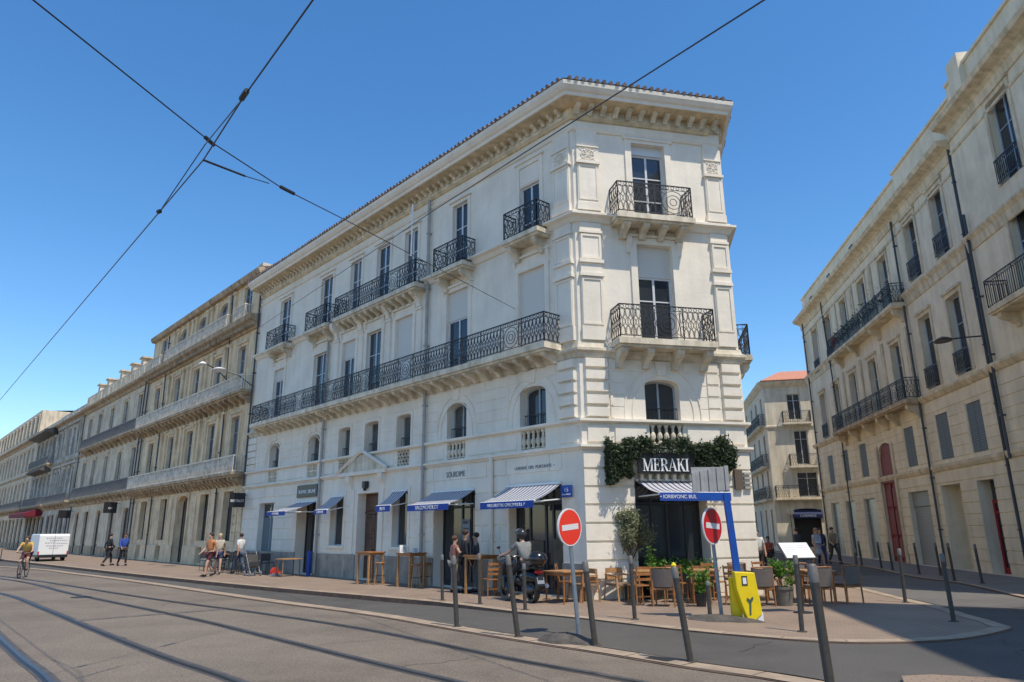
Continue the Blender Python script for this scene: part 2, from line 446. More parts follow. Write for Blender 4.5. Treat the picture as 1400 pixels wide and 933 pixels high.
def window(par, F, ua, ub, za, zb, v=-.2, arch=0., joinery=None, glass=None, trans=(.33,), leaves=2, blind=0., fw=.05, guard=False, guardm=None, label=None, top=0.):
    """a window with frame (the part), pane, blind and guard (sub-parts)"""
    J = joinery or PVC; G = glass or GLASS
    m = MB(F); zt = zb-blind-top
    m.box(ua, v-.05, za, ua+fw, v, zt); m.box(ub-fw, v-.05, za, ub, v, zt); m.box(ua, v-.052, za, ub, v+.003, za+fw*1.3); m.box(ua, v-.052, zt-fw, ub, v+.003, zt)
    if arch:
        n = 8; pr = None
        for k in range(n+1):
            t = math.pi*k/n; p = ((ua+ub)/2-((ub-ua)/2-fw*.5)*math.cos(t), v-.02, zb-arch-fw*.6+arch*math.sin(t)**.8)
            if pr: m.bar(pr, p, fw*.6)
            pr = p
    for i in range(1, leaves):
        c = ua+(ub-ua)*i/leaves; m.box(c-fw*.55, v-.048, za+fw, c+fw*.55, v+.006, zt-fw)
    for t in trans:
        z = zt-(zt-za)*t; m.box(ua+fw, v-.046, z-fw*.3, ub-fw, v-.004, z+fw*.3)
    o = m.build('window', J, par, world=True)
    if label: o['label'] = label
    g = MB(F); g.face([(ua, v-.03, za), (ub, v-.03, za), (ub, v-.03, zb), (ua, v-.03, zb)]); g.build('pane', G, o, world=True, recalc=False)
    if blind > 0:
        b = MB(F); b.box(ua, v-.05, zb-blind, ub, v+.03, zb); b.build('blind', BLIND, o, world=True)
    if guard:
        b = MB(F); gm = guardm or IRON; hh = guard if isinstance(guard, float) else .45
        for z in (za+.04, za+hh): b.box(ua, v+.08, z-.012, ub, v+.105, z+.012)
        n = max(3, int((ub-ua)/.11))
        for k in range(n+1):
            x = ua+(ub-ua)*k/n; b.bar((x, v+.09, za+.04), (x, v+.09, za+hh), .008)
        b.build('window_guard', gm, o, world=True)
    return o

def surround(mb, ua, ub, za, zb, w=.14, p=.05, hood=.1, v=0., sill=False):
    mb.box(ua-w, v, za, ua, v+p, zb+w); mb.box(ub, v, za, ub+w, v+p, zb+w); mb.box(ua, v, zb, ub, v+p, zb+w)
    if hood:
        mb.box(ua-w-.05, v, zb+w+.003, ub+w+.05, v+p+.07, zb+w+hood)
    if sill: mb.box(ua-w-.03, v, za-.1, ub+w+.03, v+p+.05, za-.002)

def railing(mb, F, pts, z0, z1, style='scroll', pw=.95, r=.0145):
    """pts: polyline of (u,v); the balcony railing runs along it"""
    for i in range(len(pts)-1):
        a = Vector(pts[i]); b = Vector(pts[i+1]); Ln = (b-a).length; d = (b-a)/Ln
        P = lambda s, z: (a.x+d.x*s, a.y+d.y*s, z)
        for z, rr in ((z0+.05, .014), (z1-.13, .011), (z1, .022)): mb.bar(P(0, z), P(Ln, z), rr)
        n = max(1, round(Ln/pw)); w = Ln/n; zl = z0+.05; zh = z1-.13; zc = (zl+zh)/2; hh = (zh-zl)/2
        for k in range(n+1): mb.bar(P(k*w, z0-.02), P(k*w, z1), .018)
        # small rings in the top frieze
        q = max(2, int(Ln/.16))
        for k in range(q):
            mb.ring(P((k+.5)*Ln/q, z1-.065), (d.x, d.y, 0), (0, 0, 1), .055, .05, r*.6, 6)
        for k in range(n):
            s0 = k*w; s1 = s0+w; c = (s0+s1)/2
            if style == 'bars':
                q = max(2, int(w/.12))
                for j in range(1, q): mb.bar(P(s0+w*j/q, zl), P(s0+w*j/q, zh), r*.8)
                continue
            if style == 'ring' or (style == 'scroll' and k % 3 == 1):
                e = min(hh*.92, w*.42)
                for rr in (1, .62, .3): mb.ring(P(c, zc), (d.x, d.y, 0), (0, 0, 1), e*rr, e*rr, r*.75, 12)
                for sg in (-1, 1):
                    mb.bar(P(c+sg*e*1.05, zl), P(c+sg*e*1.05, zh), r*.8)
                    mb.bar(P(c-e*.7, zc-sg*e*.7), P(s0, zc-sg*hh), r*.6); mb.bar(P(c+e*.7, zc-sg*e*.7), P(s1, zc-sg*hh), r*.6)
                    x = c+sg*(e*1.05+(w/2-e*1.05)/2); t = (w/2-e*1.05)*.4
                    if t > .015:
                        mb.ring(P(x, zc+hh*.5), (d.x, d.y, 0), (0, 0, 1), t, hh*.4, r*.6, 8); mb.ring(P(x, zc-hh*.5), (d.x, d.y, 0), (0, 0, 1), t, hh*.4, r*.6, 8)
            else:
                q = max(2, round(w/.17)); t = w/q
                for j in range(q):
                    x = s0+(j+.5)*t
                    for (zz, e) in ((.66, .34), (0, .3), (-.66, .34)):
                        mb.ring(P(x, zc+zz*hh), (d.x, d.y, 0), (0, 0, 1), t*.5, hh*e, r*.6, 8)
                    mb.bar(P(x-t*.5, zl), P(x+t*.5, zh), r*.5); mb.bar(P(x+t*.5, zl), P(x-t*.5, zh), r*.5)

def balcony(par, F, ua, ub, zs, v, hrail=.95, th=.16, style='scroll', brk=None, bh=.35, bw=.16, slabm=None, ironm=None, inset=.06, side=(True, True), brm=None, extra=None):
    m = MB(F); m.box(ua, -.02, zs-th, ub, v, zs); m.box(ua+.05, -.02, zs-th-.07, ub-.05, v-.07, zs-th-.001)
    o = m.build('balcony', slabm or STONEB, par, world=True)
    if brk:
        b = MB(F)
        for u in brk: bracket(b, u, bw, zs-th-.071, bh, v*.82)
        b.build('bracket', brm or slabm or STONEB, o, world=True)
    g = MB(F); pts = [(ua+inset, v-inset), (ub-inset, v-inset)]
    if side[0]: pts = [(ua+inset, 0)]+pts
    if side[1]: pts = pts+[(ub-inset, 0)]
    railing(g, F, pts, zs+.02, zs+hrail, style)
    g.build('railing', ironm or IRON, o, world=True)
    return o

def pipe(par, F, u, z0, z1, v=.1, r=.055, m=None, u2=None):
    b = MB(F); u2 = u if u2 is None else u2
    b.tube([(u, v, z0), (u, v, z0+(z1-z0)*.5), (u2, v, z1)], r, 8)
    k = z0+1.5
    while k < z1-.5:
        uu = u+(u2-u)*(k-z0)/(z1-z0); b.box(uu-r-.012, 0, k, uu+r+.012, v+r+.01, k+.05); k += 2.2
    return b.build('drainpipe', m or PIPE, par, world=True, smooth=True)
# ============================================================ CORNER BUILDING
L = Fr(1.89, 19.17, -42.0, -1)
K = Fr(1.89, 19.17, 77.2, 1)
_p1 = K(5.0, 0, 0)
M = Fr(_p1.x, _p1.y, 10.0, 1)
LEN = 23.3
main = empty('corner_building', (1.89, 19.17, 0), 0, 'white four-storey stone corner building with wrought iron balconies and tiled eaves, behind the café terrace', 'building')
p_end = L(LEN, 0, 0); m_end = M(18, 0, 0)
PATH = [(p_end.x, p_end.y), (1.89, 19.17), (_p1.x, _p1.y), (m_end.x, m_end.y)]
SG = 1 if (L.n.x*1 > 0 and False) else None
# outward side for sweep: check with the chamfer direction
_d = (Vector(PATH[2])-Vector(PATH[1])).normalized(); SG = 1 if Vector((_d.y, -_d.x)).dot(K.n.xy) > 0 else -1

opsL = [  # ua, ub, za, zb, arch, depth
 (.82, 3.0, .02, 3.0, 0, .35), (4.6, 6.8, .02, 3.0, 0, .45), (8.35, 9.32, 1.2, 3.15, 0, .25), (10.4, 11.9, .02, 3.16, 0, .45), (12.92, 13.98, 1.18, 3.13, 0, .25),
 (15.3, 17.08, .02, 3.0, 0, .5), (19.5, 21.2, .66, 3.08, 0, .25)]
entU = [(1.37, 2.49), (5.1, 6.17), (8.33, 9.27), (10.56, 11.57), (12.73, 13.7), (15.45, 16.51), (19.54, 20.61)]
for i, (a, b) in enumerate(entU): opsL.append((a, b, 4.71, 5.9, .2 if i in (0, 1, 5, 6) else .09, .38))
nicheU = [(1.42, 2.44), (5.15, 6.12), (8.4, 9.2), None, (12.8, 13.62), (15.5, 16.46), (19.59, 20.56)]
for nn in nicheU:
    if nn: opsL.append((nn[0], nn[1], 4.04, 4.58, 0, .22))
mainU = [(1.27, 2.47), (5.03, 6.25), (8.4, 9.58), (10.6, 11.72), (12.65, 13.76), (15.12, 16.4), (19.6, 20.74)]
mainT = [9.62, 9.92, 9.72, 9.63, 9.63, 9.58, 9.6]
for (a, b), t in zip(mainU, mainT): opsL.append((a, b, 6.9, t, 0, .24))
topU = [(1.43, 2.36), (5.1, 5.97), (8.21, 9.1), (10.2, 11.2), (12.48, 13.4), (15.05, 16.15), (19.4, 20.6)]
for i, (a, b) in enumerate(topU): opsL.append((a, b, 10.62, 12.56 if i == 0 else 13.24, 0, .24))
opsK = [(1.45, 3.55, .02, 3.05, 0, .5), (1.92, 2.98, 4.71, 5.88, .2, .38), (2.0, 3.02, 4.04, 4.58, 0, .25), (1.9, 3.04, 6.95, 10.02, 0, .24), (1.9, 3.02, 10.8, 13.42, 0, .24)]
opsM = [(2.0, 4.2, .02, 3.0, 0), (6, 8.2, .02, 3.0, 0), (10, 12, .02, 3, 0)]+[(u, u+1.1, z, z+h, 0) for u in (1.2, 5.2, 9.2, 13) for z, h in ((4.71, 1.2), (6.95, 2.7), (10.8, 2.5))]

b = MB(L); wall(b, 0, LEN, 0, 14.5, opsL)
b.T = K; wall(b, 0, 5.0, 0, 14.5, opsK)
b.T = M; wall(b, 0, 18, 0, 14.5, opsM)
# back walls
bk = [L(LEN, 0, 0), L(LEN, -9, 0), M(18, 0, 0)]
b.T = lambda x, y, z: Vector((x, y, z))
for (p, q) in ((bk[0], bk[1]), (bk[1], bk[2])): b.face([(p.x, p.y, 0), (q.x, q.y, 0), (q.x, q.y, 14.5), (p.x, p.y, 14.5)])
b.build('wall', STONE, main, world=True, recalc=False)

# rusticated courses
b = MB(L)
g = [o for o in opsL]
courses(b, .78, 7.3, .92, 3.84, g, h=.46, proud=.03, gap=.03, bl=1.0, marg=.0)
courses(b, 7.45, 14.85, .92, 3.3, g, h=.6, proud=.02, gap=.016, bl=1.6, marg=.12)
courses(b, 15.05, LEN-.02, .92, 3.84, g, h=.46, proud=.03, gap=.03, bl=1.0, marg=.1)
courses(b, .95, 7.3, 4.72, 6.42, g, h=.34, proud=.018, gap=.018, bl=1.5, marg=.5)
courses(b, 7.45, 14.85, 4.72, 6.35, g, h=.34, proud=.012, gap=.010, bl=2.4, marg=.15)
courses(b, 15.05, LEN-.02, 4.72, 6.42, g, h=.34, proud=.018, gap=.018, bl=1.5, marg=.45)
courses(b, 22.2, LEN-.0, 4.72, 6.42, g, h=.34, proud=.06, gap=.04, bl=1.5, v=.02)
b.build('rusticated_course', STONE, main, world=True); b = MB(K)
courses(b, 0.0, 5.0, .5, 3.84, opsK, h=.48, proud=.06, gap=.045, bl=50)
courses(b, .85, 4.3, 4.72, 6.42, opsK, h=.34, proud=.015, gap=.018, bl=1.2, marg=.62)
b.build('rusticated_course', STONE, main, world=True)
b = MB(L)
for (F, lst) in ((L, [(.12, .80)]), (K, [(.12, .82), (4.3, 4.95)])):
    b = MB(F)
    for (a, c) in lst:
        n = 5
        for k in range(n):
            z = 4.74+k*.35; b.frus(a, c, z, z+.30, .0, .11, .03)
    b.build('quoin', STONE, main, world=True)
b = MB(K)
for k in range(5):
    z = 4.74+k*.35; b.frus(3.85, 4.24, z, z+.30, 0, .05, .015); b.frus(.86, .96, z, z+.30, 0, .04, .01)
b.build('quoin', STONE, main, world=True)

# corner pilasters with panels, bands and medallions
b = MB(L)
for (F, us) in ((L, [(.10, .82)]), (K, [(.10, .80), (4.33, 4.93)])):
    b = MB(F)
    for (a, c) in us:
        # main storey
        b.box(a, 0, 6.95, c, .10, 7.35); b.box(a+.02, 0, 7.351, c-.02, .07, 8.86)
        for (x0, x1, y0, y1) in ((a+.04, c-.04, 7.4, 7.46), (a+.04, c-.04, 8.76, 8.82), (a+.04, a+.1, 7.461, 8.759), (c-.1, c-.04, 7.461, 8.759)): b.box(x0, .071, y0, x1, .10, y1)
        b.box(a-.02, 0, 8.861, c+.02, .14, 8.96); b.box(a+.02, 0, 8.961, c-.02, .08, 9.28); b.box(a-.02, 0, 9.281, c+.02, .14, 9.38)
        b.box(a+.02, 0, 9.381, c-.02, .07, 10.22)
        for (x0, x1, y0, y1) in ((a+.04, c-.04, 9.42, 9.48), (a+.04, c-.04, 10.12, 10.18), (a+.04, a+.1, 9.481, 10.119), (c-.1, c-.04, 9.481, 10.119)): b.box(x0, .071, y0, x1, .10, y1)
        b.box(a-.01, 0, 10.221, c+.01, .12, 10.30); b.box(a+.02, 0, 10.301, c-.02, .08, 10.56)
        # top storey
        b.box(a-.02, 0, 10.96, c+.02, .13, 11.2); b.box(a+.02, 0, 11.201, c-.02, .08, 12.5)
        for (x0, x1, y0, y1) in ((a+.05, c-.05, 11.3, 11.35), (a+.05, c-.05, 12.4, 12.45), (a+.05, a+.1, 11.351, 12.399), (c-.1, c-.05, 11.351, 12.399)): b.box(x0, .081, y0, x1, .10, y1)
        b.box(a-.03, 0, 12.501, c+.03, .15, 12.59); b.box(a, 0, 12.591, c, .09, 13.06); b.box(a-.0, 0, 13.061, c, .13, 13.1)
        cx = (a+c)/2; cz = 12.82; w = (c-a)/2-.06
        b.ring((cx, .10, cz), (1, 0, 0), (0, 0, 1), w*.75, .17, .02, 14)
        for k in range(6):
            t = k*math.pi/3; b.bar((cx, .10, cz), (cx+w*.7*math.cos(t), .11, cz+.15*math.sin(t)), .018)
            b.ring((cx+w*.35*math.cos(t+.5), .1, cz+.08*math.sin(t+.5)), (1, 0, 0), (0, 0, 1), .05, .04, .012, 6)
        for sx in (-1, 1):
            for sz in (-1, 1): b.bar((cx+sx*w*.95, .09, cz+sz*.2), (cx+sx*w*.6, .10, cz+sz*.12), .02)
        b.box(a+.02, 0, 13.101, c-.02, .06, 13.75)
    b.build('pilaster', STONE, main, world=True)

# plinth
b = MB(L)
for (p, q) in free(0, LEN, 0, .62, opsL):
    b.box(p, 0, 0, q, .05, .88 if True else .6)
b.build('plinth', PLINTH, main, world=True)
b = MB(K)
for (p, q) in free(0, 5.0, 0, .4, opsK): b.box(p, 0.0, 0, q, .09, .46)
b.build('plinth', STONE, main, world=True)

# mouldings round all three faces
def moulding(name, prof, m, path=PATH):
    b = MB(); sweep(b, path, prof, SG); return b.build(name, m, main, world=True)
moulding('string_course', [(0, 3.84), (.05, 3.85), (.09, 3.90), (.15, 3.92), (.15, 3.98), (0, 4.0)], STONE)
moulding('string_course', [(0, 4.585), (.05, 4.59), (.14, 4.63), (.14, 4.70), (0, 4.712)], STONE)
moulding('cornice_band', [(0, 6.42), (.06, 6.45), (.10, 6.56), (.18, 6.62), (.18, 6.70), (.08, 6.74), (.05, 6.88), (0, 6.9)], STONEB)
moulding('string_course', [(0, 10.56), (.06, 10.58), (.14, 10.70), (.26, 10.76), (.26, 10.83), (.12, 10.87), (.10, 10.93), (0, 10.95)], STONE)
moulding('string_course', [(0, 13.62), (.05, 13.64), (.09, 13.72), (0, 13.76)], STONE)
_kd = Vector((K.d.x, K.d.y)); PATHC = [PATH[0], PATH[1], tuple(Vector(PATH[2])-_kd*.45), tuple(Vector(PATH[3])-_kd*.45)]
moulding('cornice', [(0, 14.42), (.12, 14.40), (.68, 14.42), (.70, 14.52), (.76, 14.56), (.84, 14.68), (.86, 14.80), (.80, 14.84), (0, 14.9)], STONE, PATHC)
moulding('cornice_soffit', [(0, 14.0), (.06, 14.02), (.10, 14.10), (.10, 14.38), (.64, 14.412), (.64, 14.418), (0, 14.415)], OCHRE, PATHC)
# balustrade zone panels
b = MB(L)
for (p, q) in ((.12, .8), (2.62, 4.95), (6.3, 7.3), (9.4, 10.4), (14.0, 14.8), (16.7, 19.4), (20.8, 23.2)):
    b.frus(p, q, 4.06, 4.54, 0, .035, .02)
b.build('panel', STONE, main, world=True); b = MB(K)
for (p, q) in ((.15, .8), (.95, 1.9), (3.12, 4.15), (4.3, 4.92)): b.frus(p, q, 4.06, 4.54, 0, .05, .02)
b.build('panel', STONE, main, world=True)

# cornice brackets
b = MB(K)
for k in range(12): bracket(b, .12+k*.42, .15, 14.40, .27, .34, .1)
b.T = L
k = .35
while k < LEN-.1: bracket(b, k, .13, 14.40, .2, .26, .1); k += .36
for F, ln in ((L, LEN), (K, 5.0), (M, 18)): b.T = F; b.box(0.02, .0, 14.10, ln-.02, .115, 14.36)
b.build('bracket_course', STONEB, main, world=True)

# arch mouldings of the mezzanine
b = MB(L)
for (F, a, c, r) in ((L, 1.37, 2.49, 1.15), (L, 5.1, 6.17, 1.08), (L, 15.45, 16.51, 1.0), (L, 19.54, 20.61, 1.0), (K, 1.92, 2.98, 1.17)):
    b = MB(F); cx = (a+c)/2
    for (rr, wd) in ((r, .05), (r*.8, .035)):
        n = 20; pr = None
        for k in range(n+1):
            t = math.pi*k/n; p = (cx-rr*math.cos(t), .012, 4.9+rr*1.18*math.sin(t))
            if pr: b.bar(pr, p, wd*.55)
            pr = p
        for s in (-1, 1): b.bar((cx+s*rr, .012, 4.72), (cx+s*rr, .012, 4.9), wd*.55)
    b.prism([(cx-.12, 6.0), (cx+.12, 6.0), (cx+.2, 6.4), (cx-.2, 6.4)], 'v', 0, .05)
    b.build('arch_moulding', STONE, main, world=True)
b = MB(L)
for (a, c) in entU[2:5]:
    b.T = L; surround(b, a, c, 4.73, 5.9, .1, .03, 0)
b.build('arch_moulding', STONE, main, world=True)

# pediment over the entrance
b = MB(L)
b.prism([(9.75, 4.012), (13.2, 4.012), (11.48, 4.72)], 'v', .0, .14)
b.build('pediment', STONEB, main, world=True)
b = MB(L)
for s, e in (((9.62, 4.02), (11.48, 4.8)), ((13.34, 4.02), (11.48, 4.8))): b.tube([(s[0], .2, s[1]), (e[0], .2, e[1])], .075, 4)
b.box(9.7, .0, 3.86, 13.26, .2, 4.0)
for u in (9.95, 12.35): bracket(b, u+.1, .26, 3.85, .6, .22)
b.box(9.95, 0, .9, 10.2, .07, 3.3); b.box(12.1, 0, .9, 12.35, .07, 3.3)
b.build('door_surround', STONE, main, world=True)
# entrance door
b = MB(L)
for (x0, x1) in ((10.44, 11.13), (11.16, 11.86)):
    b.box(x0, -.42, .02, x1, -.36, 2.35)
    for (z0, z1) in ((.15, .75), (.85, 1.5), (1.6, 2.25)): b.frus(x0+.1, x1-.1, z0, z1, -.36, -.33, .04)
b.box(10.4, -.43, 2.38, 11.9, -.35, 2.46); b.frus(10.5, 11.8, 2.5, 3.1, -.37, -.34, .03); b.box(10.4, -.44, 2.47, 11.9, -.37, 3.16)
door = b.build('door', WOODD, main, world=True)
b = MB(L); b.ell((11.22, -.33, 1.05), .03, .03, .03, 8, 6); b.build('handle', DARKM, door, world=True)

# window surrounds on the two upper storeys
b = MB(L)
for i, (a, c) in enumerate(mainU):
    surround(b, a, c, 6.92, mainT[i], .17, .055, 0)
    b.box(a-.12, 0, mainT[i]+.171, c+.12, .04, 10.05); 
    b.box(a-.24, 0, 10.06, c+.24, .12, 10.14)
    for u in (a-.15, c+.15): bracket(b, u, .13, 10.05, .42, .11)
for i, (a, c) in enumerate(topU):
    t = 12.56 if i == 0 else 13.24
    if i == 0:
        b.frus(a, c, 12.6, 13.2, 0, .02, .01); t = 13.25
        b.box(a-.15, 0, 10.96, a, .05, t+.15); b.box(c, 0, 10.96, c+.15, .05, t+.15); b.box(a, 0, t, c, .05, t+.15); b.box(a-.2, 0, t+.151, c+.2, .1, t+.22)
    else: surround(b, a, c, 10.96, t, .13, .045, .07)
    b.box(a+.0, 0, t+.22 if i == 0 else t+.205, c-.0, .03, t+.3)
b.build('window_surround', STONE, main, world=True); b = MB(K)
surround(b, 1.9, 3.04, 6.95, 10.02, .20, .06, 0); b.box(1.6, 0, 10.23, 3.34, .13, 10.3)
for u in (1.66, 3.28): bracket(b, u, .16, 10.22, .5, .14)
surround(b, 1.9, 3.02, 10.96, 13.42, .2, .06, 0); b.box(1.64, 0, 13.53, 3.28, .10, 13.6)
b.build('window_surround', STONE, main, world=True)
# giant pilasters in the middle bays and consoles under the long top balcony
b = MB(L)
for u in (7.95, 10.08, 12.2, 14.25):
    b.box(u-.16, 0, 6.95, u+.16, .07, 9.75); b.box(u-.2, 0, 9.751, u+.2, .11, 9.85)
    bracket(b, u, .26, 10.56, .7, .42)
b.build('pilaster', STONE, main, world=True)

# windows
bl = [2.72, 1.05, 2.82, 0, .75, 0, .55]
for i, (a, c) in enumerate(mainU):
    window(main, L, a, c, 6.92, mainT[i], -.09, glass=GLASS, trans=(.36,), blind=bl[i])
for i, (a, c) in enumerate(topU):
    t = 12.56 if i == 0 else 13.24
    window(main, L, a, c, 10.64, t, -.08, fw=.06, glass=GLASSC if i in (2, 4) else GLASS, trans=(.36, .68), blind=0)
for i, (a, c) in enumerate(entU):
    window(main, L, a, c, 4.72, 5.9, -.3, arch=.2 if i in (0, 1, 5, 6) else 0, joinery=GREYJ, trans=(), glass=GLASS if i == 0 else GLASSC, guard=.36)
window(main, K, 1.92, 2.98, 4.72, 5.88, -.3, arch=.2, joinery=GREYJ, trans=(), guard=.36)
window(main, K, 1.9, 3.04, 6.97, 10.02, -.18, trans=(.36,), blind=.98, fw=.06)
window(main, K, 1.9, 3.02, 10.82, 13.42, -.18, trans=(.34, .68), blind=0, fw=.06, top=.3)
b = MB(K); b.box(1.9, -.2, 13.12, 3.02, -.12, 13.42); b.build('transom_panel', PVC, main, world=True)
window(main, L, 8.35, 9.32, 1.2, 3.15, -.2, joinery=GREYJ, trans=(), leaves=1)
window(main, L, 12.92, 13.98, 1.18, 3.13, -.2, joinery=GREYJ, trans=(), leaves=1)
wn = window(main, L, 19.5, 21.2, .66, 3.08, -.2, joinery=GREYJ, trans=(.33, .7), leaves=2)
b = MB(L); b.box(19.58, -.21, .75, 20.3, -.185, 2.4); b.box(20.4, -.21, .75, 21.12, -.185, 2.4); b.build('shutter', SHUT, wn, world=True)
for i, u in enumerate((1.2, 5.2, 9.2, 13)):
    for z, h in ((4.71, 1.2), (6.95, 2.7), (10.8, 2.5)): window(main, M, u, u+1.1, z, z+h, -.2, trans=(.35,))
b = MB(L)
for (a, c) in ((8.35, 9.32), (12.92, 13.98)):
    surround(b, a, c, 1.2, 3.14, .13, .05, 0, sill=True)
surround(b, 19.5, 21.2, .9, 3.08, .14, .045, 0); surround(b, 15.3, 17.08, .9, 3.0, .14, .045, 0)
b.build('window_surround', STONE, main, world=True)

# shop fronts
def shopfront(F, a, c, zt, v, mull, m=DARKM, transom=2.45, sub=()):
    b = MB(F); f = .06
    b.box(a, v-.06, .02, a+f, v, zt); b.box(c-f, v-.06, .02, c, v, zt); b.box(a+f, v-.06, zt-f, c-f, v, zt); b.box(a+f, v-.06, .02, c-f, v, .16)
    if transom: b.box(a+f, v-.055, transom, c-f, v-.005, transom+.06)
    for x in mull: b.box(x-.035, v-.058, .16, x+.035, v+.004, zt-f)
    o = b.build('shop_front', m, main, world=True)
    g = MB(F); g.face([(a, v-.03, .02), (c, v-.03, .02), (c, v-.03, zt), (a, v-.03, zt)]); g.build('pane', GLASS, o, world=True, recalc=False)
    return o
shopfront(L, .82, 3.0, 3.0, -.28, (1.45, 1.75, 2.4)); sf2 = shopfront(L, 4.6, 6.8, 3.0, -.38, (5.3, 5.75))
shopfront(L, 15.3, 17.08, 3.0, -.42, (15.75, 16.5)); shopfront(K, 1.45, 3.55, 3.05, -.42, (2.1, 2.55, 3.1), transom=2.4)
b = MB(L); b.box(5.32, -.36, 1.45, 5.72, -.35, 2.1); pz = b.build('poster', mat('poster_blue', (.16, .22, .30), .5, var=.3), sf2, world=True)
for (u, zz, w, hh) in ((5.55, 1.95, .25, .09), (5.5, 1.78, .3, .05), (5.52, 1.6, .2, .05)):
    b = MB(L); b.box(u-w/2, -.35, zz, u+w/2, -.345, zz+hh); b.build('print', DARK, pz, world=True)
for u, z0, w in ((2.15, .35, .6), (1.2, .4, .5)):
    b = MB(L); b.box(u-w/2, -.305, z0, u+w/2, -.27, z0+1.1)
    b.build('curtain', mat('amber_curtain', (.12, .10, .07), .8, var=.4), main, world=True)

# balustrades in the niches
def baluster(b, u, v, z0, z1, r=.055):
    h = z1-z0; prof = [(.8, 0), (.8, .08), (.45, .12), (.6, .2), (1.0, .35), (.8, .5), (.4, .62), (.55, .7), (.4, .8), (.8, .9), (.8, 1)]
    n = 8; base = len(b.v)
    for rr, t in prof:
        for k in range(n):
            a = 2*math.pi*k/n; b.v.append(b.T(u+math.cos(a)*rr*r, v+math.sin(a)*rr*r, z0+h*t))
    for j in range(len(prof)-1):
        for k in range(n): b.F(base+j*n+k, base+j*n+(k+1) % n, base+(j+1)*n+(k+1) % n, base+(j+1)*n+k)
for F, (a, c) in ((L, nicheU[0]), (L, nicheU[1]), (K, (2.0, 3.02))):
    b = MB(F); 
    for k in range(5): baluster(b, a+(c-a)*(k+.5)/5, -.02, 4.05, 4.575, .085)
    b.build('balustrade', STONEB, main, world=True, smooth=True)
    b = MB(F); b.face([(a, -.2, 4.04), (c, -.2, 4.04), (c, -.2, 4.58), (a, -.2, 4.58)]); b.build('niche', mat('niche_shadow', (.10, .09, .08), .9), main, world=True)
for i in (2, 4, 5, 6):
    a, c = nicheU[i]; b = MB(L)
    if i in (2, 4):
        for s in range(-1, 5):
            for q in (0, 1):
                x0 = a+(c-a)*s/4; x1 = x0+(c-a)/2
                z0, z1 = (4.05, 4.575) if q else (4.575, 4.05)
                if x0 < a: z0 = z0+(z1-z0)*(a-x0)/(x1-x0); x0 = a
                if x1 > c: z1 = z0+(z1-z0)*(c-x0)/(x1-x0); x1 = c
                if x1-x0 > .02: b.bar((x0, -.03, z0), (x1, -.03, z1), .035)
    else:
        for k in range(7):
            x = a+(c-a)*(k+.5)/7; b.box(x-.035, -.06, 4.05, x+.035, -.01, 4.575)
        b.box(a, -.055, 4.27, c, .0, 4.34)
    b.build('balustrade', STONEB, main, world=True)
    b = MB(L); b.face([(a, -.2, 4.04), (c, -.2, 4.04), (c, -.2, 4.58), (a, -.2, 4.58)]); b.build('niche', MATS['niche_shadow'], main, world=True)

# balconies
def rng(a, c, s):
    n = max(1, round((c-a)/s)); return [a+(c-a)*k/n for k in range(n+1)]
balcony(main, L, .60, 21.5, 6.9, .78, .9, .17, 'scroll', brk=rng(.85, 21.25, .60), bh=.28, bw=.15, brm=STONEB)
balcony(main, L, .98, 2.62, 10.62, .62, .92, .14, 'scroll', brk=(1.3, 2.4), bh=.45)
balcony(main, L, 4.65, 6.45, 10.62, .62, .92, .14, 'scroll', brk=(4.9, 6.2), bh=.45)
balcony(main, L, 7.5, 13.75, 10.62, .62, .92, .16, 'scroll', brk=rng(7.95, 13.5, .46), bh=.3)
balcony(main, L, 14.4, 16.55, 10.62, .62, .92, .14, 'scroll', brk=(14.8, 16.3), bh=.45)
balcony(main, L, 18.7, 20.9, 10.62, .62, .92, .14, 'scroll', brk=(19.0, 20.6), bh=.4)
balcony(main, K, .95, 3.95, 6.9, .72, .98, .17, 'scroll', brk=(1.15, 1.95, 2.85, 3.75), bh=.5, bw=.2)
balcony(main, K, 1.08, 3.56, 10.72, .7, 1.0, .16, 'scroll', brk=(1.45, 2.05, 2.65, 3.25), bh=.36, bw=.19)
balcony(main, M, .7, 3.4, 6.9, .5, .98, .17, 'scroll', brk=(.95, 2.05, 3.15), bh=.55, bw=.2)

# pipes
pipe(main, L, 7.36, .1, 14.0, .12, .06); pipe(main, L, 14.95, .1, 10.5, .12, .06); pipe(main, L, 23.25, 4.0, 14.3, .12, .05, PIPED)
pipe(main, L, 3.73, .1, 4.02, .10, .07, STONE)
b = MB(L); b.box(15.2, .02, 3.2, 17.1, .1, 3.72); sg = b.build('shop_fascia', DARK, main, world=True)
text('lettering', 'RUFINE | BRUNE', L, 16.1, .11, 3.42, .22, WHITE, sg)
text('lettering', 'SOURDIME', L, 5.6, .035, 3.52, .26, mat('faded_lettering', (.20, .20, .20), .8), main, sx=.8)
text('lettering', '• AVENUE  DES  PORTANTS  •', L, 1.9, .035, 3.5, .13, MATS['faded_lettering'], main)
b = MB(K); b.box(4.42, .072, 2.8, 4.66, .16, 3.34); b.build('vent_grille', mat('brown_grille', (.12, .09, .07), .7), main, world=True)
b = MB(K)
for k in range(4): b.box(4.72, .072, 2.82+k*.13, 4.94, .15, 2.88+k*.13)
b.build('electric_box', mat('box_grey', (.4, .38, .34), .7), main, world=True)
b = MB(L); b.bar((7.55, .75, 11.6), (7.55, .75, 13.7), .035, 6); b.bar((7.55, .75, 13.2), (7.75, .75, 13.45), .02)
b.build('flag_pole', WHITE, main, world=True)
b = MB(L); b.box(11.1, .02, 3.35, 11.3, .2, 3.6); b.ell((11.2, .12, 3.33), .08, .08, .1, 8, 6); b.build('wall_lantern', DARKM, main, world=True)

